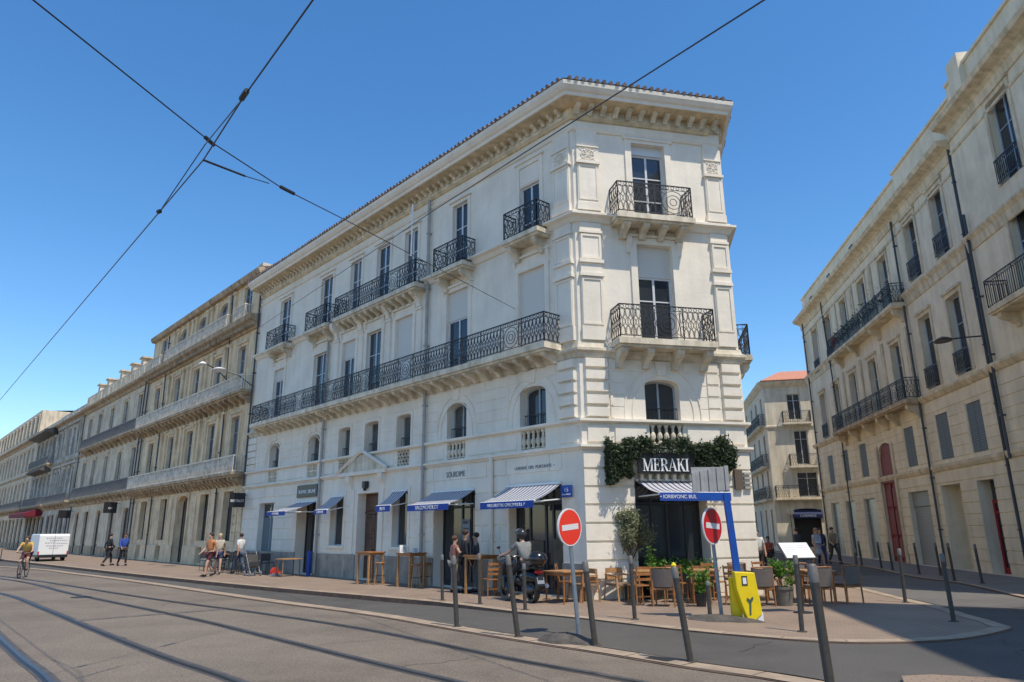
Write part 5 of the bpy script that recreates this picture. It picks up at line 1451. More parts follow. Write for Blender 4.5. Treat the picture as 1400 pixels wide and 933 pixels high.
# blue post with ribbed panel and yellow casing
t = empty('blue_totem', (4.5, 14.72, 0), 0, 'blue post with a yellow casing at its foot and a grey ribbed panel on top', 'totem')
b = MB(); b.prism([(-.09, .8), (.03, .8), (-.07, 2.44), (-.19, 2.44)], 'v', -.05, .05); b.build('post', BLUEP, t)
b = MB(); b.box(-.72, -.03, 2.30, -.12, .03, 2.45); bm_ = b.build('beam', BLUEP, t)
b = MB()
for k in range(9):
    x = -.80+k*.085; b.box(x, -.02+.02*(k % 2), 2.47+.004*k, x+.078, .03, 2.86+.018*k)
b.box(-.80, .031, 2.48, -.03, .045, 2.98)
b.build('ribbed_panel', mat('ribbed_grey', (.36, .355, .345), .6, var=.15, vscale=6), t)
b = MB(); b.prism([(-.16, .92), (.24, .90), (.26, .7), (.30, .4), (.32, .14), (.16, .0), (.02, .06), (-.06, .3), (-.14, .6)], 'v', -.22, -.02)
yc = b.build('yellow_casing', YELL, t, bevel=.015)
b = MB(); b.box(-.03, -.226, .66, .08, -.221, .84); st = b.build('sticker', DARK, yc)
b = MB(); b.box(-.01, -.230, .69, .06, -.2265, .81); b.build('sticker_print', WHITE, st)
b = MB(); b.prism([(.07, .12), (.10, .12), (.12, .34), (.17, .42), (.15, .46), (.10, .40), (.05, .44), (.03, .40), (.08, .33)], 'v', -.228, -.222); b.build('graffiti', mat('graffiti_green', (.05, .10, .07), .7), yc)
b = MB(); b.box(.2, -.2, 0, .34, -.05, .16); b.build('foot', WHITE, t)
b = MB(); b.box(-.2, .0, 0, .0, .1, .8); b.build('side_box', YELL, t)

# ============================================================ TREES AND PLANTS
def olive(loc):
    t = empty('olive_tree', loc, 0, 'small olive tree with grey-green leaves in a dark planter left of the restaurant window', 'tree')
    b = MB(); b.tube([(0, 0, .3), (.02, 0, .7), (-.02, .02, 1.05), (.01, 0, 1.3)], radii=[.035, .03, .026, .022])
    for k in range(9):
        a = k*2.4; z = .95+.1*(k % 4); e = (.35*math.cos(a), .35*math.sin(a), z+.55+.25*random.random())
        b.tube([(0, 0, z), (e[0]*.5, e[1]*.5, z+.3), e], radii=[.018, .012, .006], n=5)
    b.build('trunk', BARK, t, smooth=True)
    b = MB(); cl = [(random.gauss(0, .24), random.gauss(0, .22), random.uniform(1.15, 2.1), random.uniform(.1, .2)) for _ in range(26)]
    def s():
        c = random.choice(cl); k = 1.0-.35*max(0, c[2]-1.7)
        return (c[0]*k*.85+random.gauss(0, c[3]*.55), c[1]*k*.85+random.gauss(0, c[3]*.62), c[2]+random.gauss(0, c[3]*.7))
    b.leaves(5200, s, .05, .3); b.build('crown', LEAFO, t, recalc=False)
    b = MB(); b.box(-.22, -.22, 0, .22, .22, .42); b.build('planter', DARK, t)
    return t
olive((3.1, 19.25, 0))
def bush(name, loc, r, h, n, m, pot, label, size=.05, asp=.35, pm=None):
    t = empty(name, loc, 0, label, 'plant')
    pr, ph = pot
    b = MB(); b.lathe([(pr*.82, 0), (pr, ph*.85), (pr*1.08, ph*.87), (pr*1.08, ph), (pr*.9, ph-.02)], n=16); b.build('pot', pm or POT, t, smooth=True)
    cl = [(random.gauss(0, r*.45), random.gauss(0, r*.45), ph+random.uniform(.05, h)) for _ in range(12)]
    def s():
        c = random.choice(cl); return (c[0]+random.gauss(0, r*.25), c[1]+random.gauss(0, r*.25), c[2]+random.gauss(0, h*.12))
    b = MB(); b.leaves(n, s, size, asp); 
    b.build('foliage', m, t, recalc=False)
    b = MB()
    for c in cl[:7]: b.bar((0, 0, ph-.05), c, .006)
    b.build('stem', BARK, t)
bush('potted_plant', (6.3, 17.4, 0), .24, .55, 900, LEAFG, (.24, .42), 'bright green plant in a round stone pot between the terrace chairs')
bush('potted_plant', (3.6, 19.0, 0), .2, .9, 500, LEAFG, (.15, .3), 'tall light green plant just right of the olive tree', pm=DARK)
bush('potted_plant', (4.35, 17.3, 0), .17, .6, 420, LEAFG, (.13, .28), 'leafy plant in a black pot behind the darker no-entry sign', pm=DARK, size=.06)
hp = empty('window_planter', tuple(K(2.6, .35, 0)), 0, 'long planter of bright green leaves under the restaurant window', 'planter')
b = MB(K); b.box(1.55, .2, 0, 3.5, .5, .62); b.build('trough', DARK, hp, world=True)
b = MB(K); b.leaves(1500, lambda: (random.uniform(1.5, 3.55), random.gauss(.35, .09), .62+abs(random.gauss(.12, .11))), .05, .4); b.build('foliage', LEAFG, hp, world=True, recalc=False)

# ============================================================ TERRACE FURNITURE (model space: front of chair towards -y)
def woven_chair():
    t = empty('woven_chair')
    for sx in (-1, 1):
        for sy, hh in ((-1, .66), (1, .86)):
            b = MB(); b.bar((sx*.25, sy*.24, 0), (sx*.24, sy*.22, hh), .02, 6, .024); b.build('leg', WOODO, t)
        b = MB(); b.bar((sx*.245, -.25, .66), (sx*.245, .25, .66), .024, 4); b.build('armrest', WOODO, t)
    b = MB(); b.box(-.25, -.25, .37, .25, .24, .42); b.build('seat_frame', WOODO, t)
    b = MB(); b.box(-.23, -.23, .421, .23, .22, .46); b.build('seat', WEAVE, t, bevel=.015)
    b = MB(); n = 7
    for k in range(n):
        x0 = -.24+.48*k/n; x1 = -.24+.48*(k+1)/n; c0 = .05*(1-(2*k/n-1)**2); c1 = .05*(1-(2*(k+1)/n-1)**2)
        i = b.P([(x0, .2+c0, .44), (x1, .2+c1, .44), (x1, .25+c1, .84), (x0, .25+c0, .84), (x0, .225+c0, .44), (x1, .225+c1, .44), (x1, .275+c1, .84), (x0, .275+c0, .84)])
        for q in ((0, 1, 2, 3), (4, 5, 6, 7), (3, 2, 6, 7), (0, 1, 5, 4)): b.F(*[i+j for j in q])
    b.build('backrest', WEAVE, t)
    b = MB(); b.tube([(-.25, .25, .86), (-.12, .29, .87), (.12, .29, .87), (.25, .25, .86)], .018, 6); b.build('back_rail', WOODO, t)
    return t
def wood_armchair():
    t = empty('wooden_armchair')
    for sx in (-1, 1):
        b = MB(); b.bar((sx*.3, -.3, 0), (sx*.26, -.18, .6), .028, 4, .034); b.build('leg', WOODL, t)
        b = MB(); b.bar((sx*.3, .3, 0), (sx*.24, .24, .78), .028, 4, .03); b.build('leg', WOODL, t)
        b = MB(); b.bar((sx*.27, -.22, .6), (sx*.26, .27, .62), .03, 4); b.build('armrest', WOODL, t)
    b = MB(); b.box(-.27, -.26, .36, .27, .24, .42); b.build('seat', WOODG, t, bevel=.01)
    b = MB()
    b.box(-.25, .22, .5, .25, .26, .58); b.box(-.25, .24, .66, .25, .28, .78); b.build('backrest', WOODL, t)
    return t
def slat_chair():
    t = empty('wooden_chair')
    for sx in (-1, 1):
        b = MB(); b.bar((sx*.2, -.2, 0), (sx*.19, -.19, .45), .017, 4); b.build('leg', WOODO, t)
        b = MB(); b.tube([(sx*.2, .23, 0), (sx*.19, .2, .45), (sx*.19, .27, .9)], .018, 5); b.build('leg', WOODO, t)
    b = MB(); b.box(-.21, -.21, .43, .21, .21, .46); b.build('seat', WOODO, t, bevel=.008)
    b = MB()
    for z in (.56, .68, .82): b.box(-.19, .22+(z-.5)*.12, z, .19, .24+(z-.5)*.12, z+.06)
    b.build('backrest', WOODO, t)
    b = MB(); b.bar((-.19, -.19, .2), (.19, -.19, .2), .012); b.bar((-.19, .21, .2), (.19, .21, .2), .012); b.build('stretcher', WOODO, t)
    return t
def table(w, h, m, tm, name='square_table', leg=.03, th=.035):
    t = empty(name)
    b = MB(); b.box(-w/2, -w/2, h-th, w/2, w/2, h); b.build('tabletop', tm, t, bevel=.006)
    for sx in (-1, 1):
        for sy in (-1, 1):
            b = MB(); b.box(sx*(w/2-.06)-leg/2, sy*(w/2-.06)-leg/2, 0, sx*(w/2-.06)+leg/2, sy*(w/2-.06)+leg/2, h-th-.001); b.build('leg', m, t)
    b = MB(); q = w/2-.06
    for s in (-1, 1): b.box(-q, s*q-.012, h-th-.07, q, s*q+.012, h-th-.002); b.box(s*q-.012, -q, h-th-.07, s*q+.012, q, h-th-.002)
    b.build('apron', m, t)
    return t
def place_all(proto, cat, group, items):
    for i, (x, y, rz, lab) in enumerate(items):
        o = proto if i == 0 else copy_tree(proto, (x, y, 0), rz)
        o.location = (x, y, 0); o.rotation_euler = (0, 0, rz); tag(o, lab, cat, group)
place_all(woven_chair(), 'chair', 'woven-backed chairs on the restaurant terrace', [
 (3.55, 17.45, R(160), 'woven-backed chair seen from behind, leftmost, beside the leaning bollard with the yellow cap'),
 (5.75, 17.35, R(185), 'woven-backed chair seen from behind, right of the yellow casing'),
 (7.05, 17.2, R(190), 'woven-backed chair with grey back just right of the white menu board'),
 (7.95, 17.75, R(200), 'rightmost woven-backed chair on the terrace'),
 (7.35, 18.6, R(15), 'woven-backed chair facing the street, behind the rightmost pair'),
 (5.9, 19.1, R(10), 'woven-backed chair facing the street in front of the right stone pier')])
place_all(wood_armchair(), 'chair', 'light wooden armchairs against the corner pier', [
 (2.72, 19.45-.55, R(30), 'light wooden armchair with splayed legs in front of the stone corner pier'),
 (1.75, 18.75, R(-60), 'light wooden armchair right beside the back of the scooter')])
place_all(slat_chair(), 'chair', 'slatted wooden chairs on the restaurant terrace', [
 (4.55, 18.0, R(170), 'slatted orange wooden chair with its back to the road, left of the darker no-entry sign'),
 (4.05, 18.35, R(150), 'slatted orange wooden chair at the long table behind the yellow-capped bollard'),
 (5.1, 18.75, R(20), 'slatted orange wooden chair behind the darker no-entry sign'),
 (1.35, 19.0, R(80), 'slatted orange wooden chair half hidden behind the bright red sign pole'),
 (2.05, 19.3-.1, R(-20), 'slatted orange wooden chair close to the pier, left of the light armchair'),
 (-.6, 20.35, R(200), 'slatted orange wooden chair by the wall, left of the scooter front')])
for x, y, rz, lab in ((3.0, 17.75, R(200), 'slatted wooden chair turned sideways, just left of the leftmost woven-backed chair'), (5.3, 17.6, R(140), 'slatted wooden chair directly behind the yellow casing'), (6.6, 19.3, R(30), 'slatted wooden chair farthest back, beside the right stone pier')):
    copy_tree(bpy.data.objects['wooden_chair'], (x, y, 0), rz, lab)
place_all(table(.75, .76, WOODO, WOODL), 'table', 'wooden terrace tables', [
 (3.3, 18.3, R(10), 'wooden table in front of the olive tree planter'),
 (4.75, 18.5, R(-10), 'wooden table under the restaurant awning'),
 (6.5, 18.55, R(5), 'wooden table behind the potted green plant'),
 (1.25, 19.15-.75, R(40), 'pale-topped wooden table directly behind the scooter'),
 (7.3, 17.9, R(0), 'wooden table among the rightmost woven chairs'),
 (-.1, 20.55, R(40), 'wooden table against the pier behind the scooter rider')])
place_all(table(.72, 1.06, WOODL, WOODO, 'bar_table', .06, .045), 'bar table', 'tall wooden bar tables along the pavement', [
 (-4.95, 25.35, R(48), 'tall wooden bar table in front of the brown entrance door'),
 (-3.35, 23.95, R(48), 'tall wooden bar table carrying white menu cards'),
 (-.95, 21.15, R(48), 'tall wooden bar table beside the people in dark clothes')])
def stool(h=.72):
    t = empty('bar_stool'); b = MB(); b.lathe([(.17, h-.04), (.18, h-.02), (.17, h)], n=14); b.build('seat', WOODO, t)
    for k in range(4):
        a = math.pi/4+k*math.pi/2; b = MB(); b.bar((.2*math.cos(a), .2*math.sin(a), 0), (.12*math.cos(a), .12*math.sin(a), h-.04), .018); b.build('leg', WOODL, t)
    b = MB(); b.ring((0, 0, .3), (1, 0, 0), (0, 1, 0), .175, .175, .01, 10); b.build('footrest', DARKM, t); return t
place_all(stool(), 'stool', 'wooden bar stools', [(-4.55, 24.95, 0, 'wooden bar stool tucked under the bar table by the entrance door'), (-3.15, 23.55, .4, 'wooden bar stool in front of the bar table with menu cards'), (-2.9, 24.2, .8, 'wooden bar stool right of the bar table with menu cards')])
for (x, y, z, w, h, rz, lab) in ((-3.6, 23.75, 1.06, .26, .24, 40, 'taller white menu card standing on the middle bar table'), (-3.2, 23.75, 1.06, .2, .15, 30, 'smaller white menu card standing on the middle bar table')):
    t = empty('menu_card', (x, y, z), R(rz), lab, 'menu'); b = MB(); b.prism([(-.05, 0), (.05, 0), (.005, h), (-.005, h)], 'u', -w/2, w/2); b.build('card', WHITE, t)
    b = MB()
    for k in range(4): b.box(-w*.35, -.054+.0, h*.2+k*.035, w*.3, -.052, h*.2+k*.035+.008)
    b.build('print', mat('ink', (.2, .2, .3), .7), t)
# menu stand in the foreground terrace
t = empty('menu_stand', (6.15, 15.9, 0), R(12), 'white menu sheet on a dark metal lectern beside the pavement bollard', 'menu stand')
b = MB(); b.bar((0, 0, 0), (0, 0, 1.12), .025, 8); b.build('pole', DARKM, t)
b = MB(); b.lathe([(.2, 0), (.2, .02), (.03, .04)], n=14); b.build('base_plate', DARKM, t)
b = MB(); b.prism([(-.14, 1.09), (-.16, 1.11), (.14, 1.43), (.16, 1.41)], 'u', -.37, .37); bd = b.build('board', DARKM, t)
b = MB(); b.prism([(-.150, 1.125), (-.155, 1.13), (.125, 1.432), (.13, 1.427)], 'u', -.34, .34); sh = b.build('sheet', WHITE, bd)
b = MB()
for k in range(6):
    for s in (-1, 1): b.bar((s*.28, -.11+k*.035, 1.182+k*.0378), (s*.05, -.11+k*.035, 1.182+k*.0378), .003)
b.build('print', MATS['ink'], sh)

# dark café set at the far end of the white building
def dark_chair():
    t = empty('cafe_chair')
    b = MB()
    for sx in (-1, 1): b.bar((sx*.2, -.2, 0), (sx*.19, -.19, .45), .012); b.tube([(sx*.2, .22, 0), (sx*.19, .19, .45), (sx*.2, .26, .86)], .013, 4)
    b.build('frame', DARKM, t); b = MB(); b.box(-.2, -.2, .44, .2, .2, .47); b.build('seat', PIPED, t)
    b = MB(); b.box(-.2, .2, .55, .2, .25, .84); b.build('backrest', PIPED, t); return t
def dark_table():
    t = empty('cafe_table'); b = MB(); b.lathe([(.33, .72), (.33, .75)], n=16); b.build('tabletop', WOODG, t)
    b = MB(); b.lathe([(.2, 0), (.2, .02), (.025, .04), (.025, .72)], n=10); b.build('pedestal', DARKM, t); return t
def Lp(u, v): p = L(u, v, 0); return p.x, p.y
ci = []
names = ['at the far left end of the dark café chairs', 'second from the left among the dark café chairs', 'third from the left among the dark café chairs', 'in front of the shuttered window, left part', 'in front of the shuttered window, middle', 'in front of the shuttered window, right part', 'next to the farthest awning, left', 'next to the farthest awning, right', 'closest to the black shop fascia', 'by the toys at the shop door']
for k in range(10):
    u = 23.2-k*.62; x, y = Lp(u, .7+.45*(k % 2)); ci.append((x, y, R(48+(180 if k % 2 else 0)+random.uniform(-20, 20)), 'dark café chair '+names[k]))
for k, nm in enumerate(('in the outer row, farthest left', 'in the outer row, second from the left', 'in the outer row, third from the left', 'in the outer row, fourth from the left', 'in the outer row, fifth from the left', 'in the outer row, nearest the pushchair')):
    x, y = Lp(22.8-k*.95, 1.75+.1*(k % 2)); ci.append((x, y, R(48+180*(k % 2)+15*k), 'dark café chair '+nm))
place_all(dark_chair(), 'chair', 'dark café chairs along the white building', ci)
place_all(dark_table(), 'table', 'small round café tables along the white building', [(*Lp(22.4, 1.0), 0, 'small round café table farthest left, between dark chairs'), (*Lp(20.9, 1.05), 0, 'small round café table in front of the shuttered window'), (*Lp(19.4, 1.0), 0, 'small round café table nearest the farthest awning')])
# stroller and display by the shop
t = empty('stroller', (*Lp(16.9, 1.9), 0), R(40), 'dark pushchair parked by the shop with the black fascia', 'pushchair')
b = MB()
for sx in (-1, 1): b.bar((sx*.2, -.3, .12), (sx*.22, .35, .95), .013); b.bar((sx*.2, .3, .12), (sx*.2, -.2, .6), .013)
b.build('frame', GALV, t); b = MB(); b.prism([(-.3, .4), (.15, .3), (.3, .75), (.1, .85), (-.05, .55)], 'u', -.2, .2); b.build('seat', DARK, t)
for sx in (-1, 1):
    for y in (-.3, .3):
        b = MB(); b.tube([(sx*.22-.02, y, .1), (sx*.22+.02, y, .1)], .1, 12); b.build('wheel', GALV, t)
t = empty('side_table', (*Lp(15.3, 1.1), 0), R(48), 'low table with a yellowish top beside the grey plinth of the white building', 'table')
b = MB(); b.box(-.45, -.3, .66, .45, .3, .7); b.build('tabletop', WOODL, t)
for sx in (-1, 1):
    for sy in (-1, 1): b = MB(); b.box(sx*.38-.02, sy*.24-.02, 0, sx*.38+.02, sy*.24+.02, .66); b.build('leg', WOODG, t)
t = empty('red_toy_car', (*Lp(16.0, 1.3), 0), R(48), 'small red ride-on toy beside the pushchair', 'toy'); t.scale = (.7, .7, .7)
b = MB(); b.prism([(-.3, .1), (.3, .1), (.3, .25), (.12, .3), (.05, .48), (-.15, .48), (-.3, .28)], 'v', -.13, .13); b.build('body', mat('toy_red', (.5, .04, .02), .4), t)
for sx in (-.2, .2): b = MB(); b.tube([(sx, -.16, .09), (sx, .16, .09)], .09, 12); b.build('wheel', WHITE, t)
b = MB(L); b.lathe([(.01, 0), (.08, .0), (.09, .3), (.09, .92), (.07, .97)], 15.0, .35, 12); o = b.build('waste_bin', BLUE); tag(o, 'slim blue container standing by the wall beside the shop door', 'bin')

# ============================================================ OVERHEAD WIRES, LAMPS
def wire(pts, r, label, fit=()):
    t = empty('overhead_wire', pts[0], 0, label, 'wire', 'overhead tram wires')
    b = MB(); b.tube(pts, r*.75, 6); b.build('cable', DARKM, t, world=True)
    for p, q, rr in fit: b = MB(); b.bar(p, q, rr, 6); b.build('insulator', DARK, t, world=True)
wire([(-4.334, 4.774, 6.3), (-4.251, 5.229, 6.35), (-3.789, 7.817, 6.5), (-3.417, 9.472, 6.7), (-2.929, 11.806, 7.2), (.124, 21.132, 8.494)], .011, 'span wire crossing from the top left corner to the white facade', [((-3.42, 9.449, 6.7), (-3.34, 9.8, 6.77), .03), ((-3.80, 7.75, 6.5), (-3.77, 7.93, 6.5), .028)])
wire([(-27.554, 34.764, 5.9), (-16.433, 22.13, 5.9), (-4.711, 8.596, 5.9), (-3.547, 7.25, 5.9), (-2.606, 6.01, 5.9), (-1.587, 4.742, 5.9), (-1.234, 4.297, 5.9), (2, .2, 5.9)], .011, 'lower contact wire running from the left edge up to the top of the picture', [((-2.56, 5.94, 5.9), (-2.67, 6.08, 5.9), .028), ((-4.73, 8.6, 5.9), (-4.69, 8.57, 5.9), .03)])
wire([(-4.733, 8.637, 5.92), (-3.699, 7.569, 6.3), (-2.675, 6.111, 5.92)], .009, 'short upper wire forming a narrow loop where the wires cross')
wire([(3.9, 4.6, 7.05), (2.826, 6.51, 7.4), (-1.924, 15.549, 9.2), (-13.636, 36.414, 12.488)], .014, 'thick span wire running across the white facade from the top right')
wire([(-3.547, 7.25, 5.9), (-3.363, 8.004, 6.1)], .018, 'short dark registration rod hanging below the wire crossing')
wire([(-3.363, 8.004, 6.1), (-3.16, 8.296, 6.15)], .008, 'thin tail wire at the end of the registration rod')
def wall_lamp(F, u, z, v, label, hw=.55, m=WHITE, u2=None, zb=None):
    u2 = u if u2 is None else u2; zb = z-.5 if zb is None else zb
    t = empty('street_lamp', tuple(F(u2, 0, zb)), 0, label, 'street lamp', 'street lamps on wall brackets')
    b = MB(F); b.tube([(u2, 0, zb), (u2+(u-u2)*.5, v*.5, zb+(z-zb)*.7), (u, v, z)], .03, 6); b.build('arm', DARKM, t, world=True)
    b = MB(F); prof = [(.02, .12), (.1, .10), (hw*.7, .03), (hw, -.04), (hw*.95, -.07)]
    base = len(b.v)
    for r, zz in prof:
        for k in range(18):
            a = 2*math.pi*k/18; b.v.append(b.T(u+r*math.cos(a), v+.2+r*.75*math.sin(a), z+zz))
    for j in range(len(prof)-1):
        for k in range(18): b.F(base+j*18+k, base+j*18+(k+1) % 18, base+(j+1)*18+(k+1) % 18, base+(j+1)*18+k)
    b.F(*[base+(len(prof)-1)*18+k for k in range(18)])
    b.build('lamp_shade', m, t, world=True, smooth=True)
wall_lamp(L, 23.9, 10.0, 1.5, 'pale disc-shaped street lamp on a bracket at the edge of the tan building', .5, zb=9.2, u2=23.4)
wall_lamp(L, 26.6, 10.8, 1.5, 'smaller pale street lamp further left on the tan building', .3, u2=27.0, zb=10.0)
wall_lamp(RR, -10.75, 8.66, 1.0, 'dark disc-shaped street lamp on the cream building on the right', .42, DARKM, u2=-11.3, zb=8.6)

# ============================================================ PEOPLE
def skin_mesh(name, V, Ed, Rr, m, parent, sub=1):
    me = bpy.data.meshes.new(name); bm = bmesh.new(); ly = bm.verts.layers.skin.verify(); idx = {}
    for k, p in V.items():
        v = bm.verts.new(p); idx[k] = v; r = Rr[k]; r = r if isinstance(r, tuple) else (r, r)
        v[ly].radius = r; v[ly].use_root = (k in ('pel', 'root'))
    for a, c in Ed: bm.edges.new((idx[a], idx[c]))
    bm.to_mesh(me); bm.free(); me.materials.append(m)
    o = bpy.data.objects.new(name, me); COL.objects.link(o); o.parent = parent
    s = o.modifiers.new('skin', 'SKIN'); s.use_smooth_shade = True
    q = o.modifiers.new('sub', 'SUBSURF'); q.levels = sub; q.render_levels = sub
    return o
BASE = dict(pel=(0, 0, .96), bel=(0, 0, 1.1), che=(0, .01, 1.28), nec=(0, -.0, 1.46), jaw=(0, .02, 1.54), hea=(0, .015, 1.62), top=(0, 0, 1.70),
            shL=(-.17, 0, 1.40), shR=(.17, 0, 1.40), elL=(-.24, -.02, 1.12), elR=(.24, -.02, 1.12), wrL=(-.25, .06, .88), wrR=(.25, .06, .88), haL=(-.25, .09, .80), haR=(.25, .09, .80),
            hiL=(-.09, 0, .9), hiR=(.09, 0, .9), knL=(-.1, .02, .5), knR=(.1, .02, .5), anL=(-.1, -.02, .09), anR=(.1, -.02, .09), toL=(-.11, .13, .04), toR=(.11, .13, .04))
RAD = dict(pel=(.14, .11), bel=(.12, .09), che=(.14, .10), nec=.052, jaw=.066, hea=.088, top=.06, shL=.055, shR=.055, elL=.041, elR=.041, wrL=.027, wrR=.027, haL=(.034, .022), haR=(.034, .022),
           hiL=.085, hiR=.085, knL=.056, knR=.056, anL=.037, anR=.037, toL=.035, toR=.035)
EDG = [('pel', 'bel'), ('bel', 'che'), ('che', 'nec'), ('nec', 'jaw'), ('jaw', 'hea'), ('hea', 'top'), ('che', 'shL'), ('che', 'shR'), ('shL', 'elL'), ('shR', 'elR'), ('elL', 'wrL'), ('elR', 'wrR'), ('wrL', 'haL'), ('wrR', 'haR'),
       ('pel', 'hiL'), ('pel', 'hiR'), ('hiL', 'knL'), ('hiR', 'knR'), ('knL', 'anL'), ('knR', 'anR'), ('anL', 'toL'), ('anR', 'toR')]
WALK = dict(knL=(-.1, .18, .52), anL=(-.1, .22, .11), toL=(-.1, .36, .07), knR=(.1, -.06, .5), anR=(.1, -.32, .14), toR=(.1, -.22, .05), elL=(-.23, -.14, 1.14), wrL=(-.23, -.16, .9), haL=(-.23, -.14, .82), elR=(.23, .06, 1.12), wrR=(.22, .24, .96), haR=(.22, .30, .92))
SIT = dict(pel=(0, 0, .55), bel=(0, .01, .7), che=(0, .03, .9), nec=(0, .04, 1.08), jaw=(0, .07, 1.16), hea=(0, .065, 1.24), top=(0, .05, 1.32), shL=(-.17, .03, 1.02), shR=(.17, .03, 1.02), elL=(-.24, .12, .78), elR=(.24, .12, .78), wrL=(-.14, .34, .8), wrR=(.14, .34, .8), haL=(-.1, .41, .8), haR=(.1, .41, .8),
           hiL=(-.09, .04, .52), hiR=(.09, .04, .52), knL=(-.13, .44, .5), knR=(.13, .44, .5), anL=(-.13, .42, .09), anR=(.13, .42, .09), toL=(-.13, .56, .04), toR=(.13, .56, .04))
def person(loc, rz, label, pose=None, top='white', bottom='navy', short=False, sleeve=.6, hair=(.05, .03, .02), skin=None, sc=1., group=None, long_hair=False, dress=False, extra=None, name='person'):
    t = empty(name, loc, rz, label, 'person', group); t.scale = (sc,)*3
    V = dict(BASE); V.update(pose or {}); Rr = dict(RAD); Ed = list(EDG)
    body_V = dict(V); body_R = dict(Rr)
    # nose and fingers
    j = Vector(V['hea']); body_V['nos'] = tuple(j+Vector((0, .10, -.02))); body_R['nos'] = .014
    E2 = Ed+[('hea', 'nos')]
    for s in 'LR':
        w = Vector(V['wr'+s]); h = Vector(V['ha'+s]); d = (h-w).normalized(); sd = d.cross(Vector((0, 1, .3))).normalized()
        for k, (o, ln) in enumerate(((-.024, .075), (-.008, .085), (.008, .08), (.024, .062))):
            n_ = 'f%s%d' % (s, k); body_V[n_] = tuple(h+sd*o+d*ln); body_R[n_] = .008; E2.append(('ha'+s, n_))
        n_ = 'th'+s; body_V[n_] = tuple(w+d*.06+sd*-.05+Vector((0, .02, 0))); body_R[n_] = .009; E2.append(('wr'+s, n_))
    skin_mesh('body', body_V, E2, body_R, skin or SKIN, t)
    L_ = lambda a, c, q: tuple(Vector(V[a]).lerp(Vector(V[c]), q))
    sv = {k: V[k] for k in ('pel', 'bel', 'che', 'shL', 'shR')}; sr = {'pel': (.158, .13), 'bel': (.148, .12), 'che': (.175, .135), 'shL': .075, 'shR': .075}
    se = [('pel', 'bel'), ('bel', 'che'), ('che', 'shL'), ('che', 'shR')]
    sv['nk'] = L_('che', 'nec', .72); sr['nk'] = .085; se.append(('che', 'nk'))
    for s in 'LR':
        if sleeve > 0:
            if sleeve <= 1: sv['e'+s] = L_('sh'+s, 'el'+s, sleeve); sr['e'+s] = .058; se.append(('sh'+s, 'e'+s))
            else: sv['e'+s] = V['el'+s]; sr['e'+s] = .053; sv['w'+s] = L_('el'+s, 'wr'+s, .9); sr['w'+s] = .04; se += [('sh'+s, 'e'+s), ('e'+s, 'w'+s)]
    if dress: sv['hem'] = tuple((Vector(V['knL'])+Vector(V['knR']))/2+Vector((0, 0, .05))); sr['hem'] = (.2, .17); se.append(('pel', 'hem'))
    skin_mesh('shirt' if not dress else 'dress', sv, se, sr, top, t)
    if not dress:
        tv = {'pel': V['pel']}; tr_ = {'pel': (.158, .128)}; te = []
        for s in 'LR':
            tv['hi'+s] = V['hi'+s]; tr_['hi'+s] = .105; te.append(('pel', 'hi'+s))
            if short: tv['k'+s] = L_('hi'+s, 'kn'+s, .75); tr_['k'+s] = .088; te.append(('hi'+s, 'k'+s))
            else:
                tv['k'+s] = V['kn'+s]; tr_['k'+s] = .073; tv['a'+s] = L_('kn'+s, 'an'+s, .93); tr_['a'+s] = .056; te += [('hi'+s, 'k'+s), ('k'+s, 'a'+s)]
        skin_mesh('trousers' if not short else 'shorts', tv, te, tr_, bottom, t)
    for s in 'LR':
        a = Vector(V['an'+s]); q = Vector(V['to'+s]); b = MB(); c = (a*.35+q*.65); d = (q-a); 
        b.tube([tuple(a+Vector((0, -.05, -.04))), tuple(c+Vector((0, 0, -.005))), tuple(q+Vector((0, .04, -.01)))], radii=[.045, .05, .035], n=8); b.build('shoe', DARK, t, smooth=True)
    if hair is not None:
        h = Vector(V['hea'])*.5+Vector(V['top'])*.5; b = MB(); b.ell((h.x, h.y-.012, h.z+.002), .092, .10, .085, 12, 8)
        if long_hair: b.ell((h.x, h.y-.06, h.z-.12), .08, .05, .15, 10, 6)
        b.build('hair', mat('hair_%d' % int(hair[0]*1000), hair, .8), t, smooth=True)
    return t
C = cloth
WH = C('white', (.62, .62, .6)); BK = C('black', (.02, .02, .024)); NV = C('navy', (.03, .045, .11)); ORG_ = C('orange', (.50, .20, .08)); MAR = C('maroon', (.09, .02, .025)); BLU = C('blue', (.03, .08, .35))
GRY = C('grey', (.17, .18, .185)); BEI = C('beige', (.50, .44, .34)); PG = C('pale_green', (.42, .47, .44)); YE = C('yellow_ochre', (.60, .38, .10)); DG = C('dark_grey', (.06, .065, .07)); PBL = C('pale_blue', (.38, .44, .52)); JN = C('denim', (.08, .11, .17))
GP = 'pedestrians'
person((-22.35, 40.3, 0), R(-40), 'person in black walking on the far pavement, left of the one in blue', WALK, BK, BK, sleeve=2, group=GP)
person((-21.5, 40.2, 0), R(-130), 'person in a blue jacket walking on the far pavement', WALK, BLU, BK, sleeve=2, group=GP, skin=SKIN2)
person((-12.45, 29.95, 0), R(150), 'person in an orange top and dark red shorts walking on the pavement', WALK, ORG_, MAR, short=True, hair=(.06, .03, .02), group=GP, sc=1.0)
person((-12.75, 31.6, 0), R(-160), 'pale blond person in a beige top and dark shorts behind the one in orange', WALK, BEI, NV, short=True, hair=(.45, .36, .22), long_hair=True, group=GP, sc=.98)
person((-11.95, 31.9, 0), R(60), 'person in a white shirt beside the dark café chairs', WALK, WH, JN, sleeve=.8, group=GP, sc=.98)
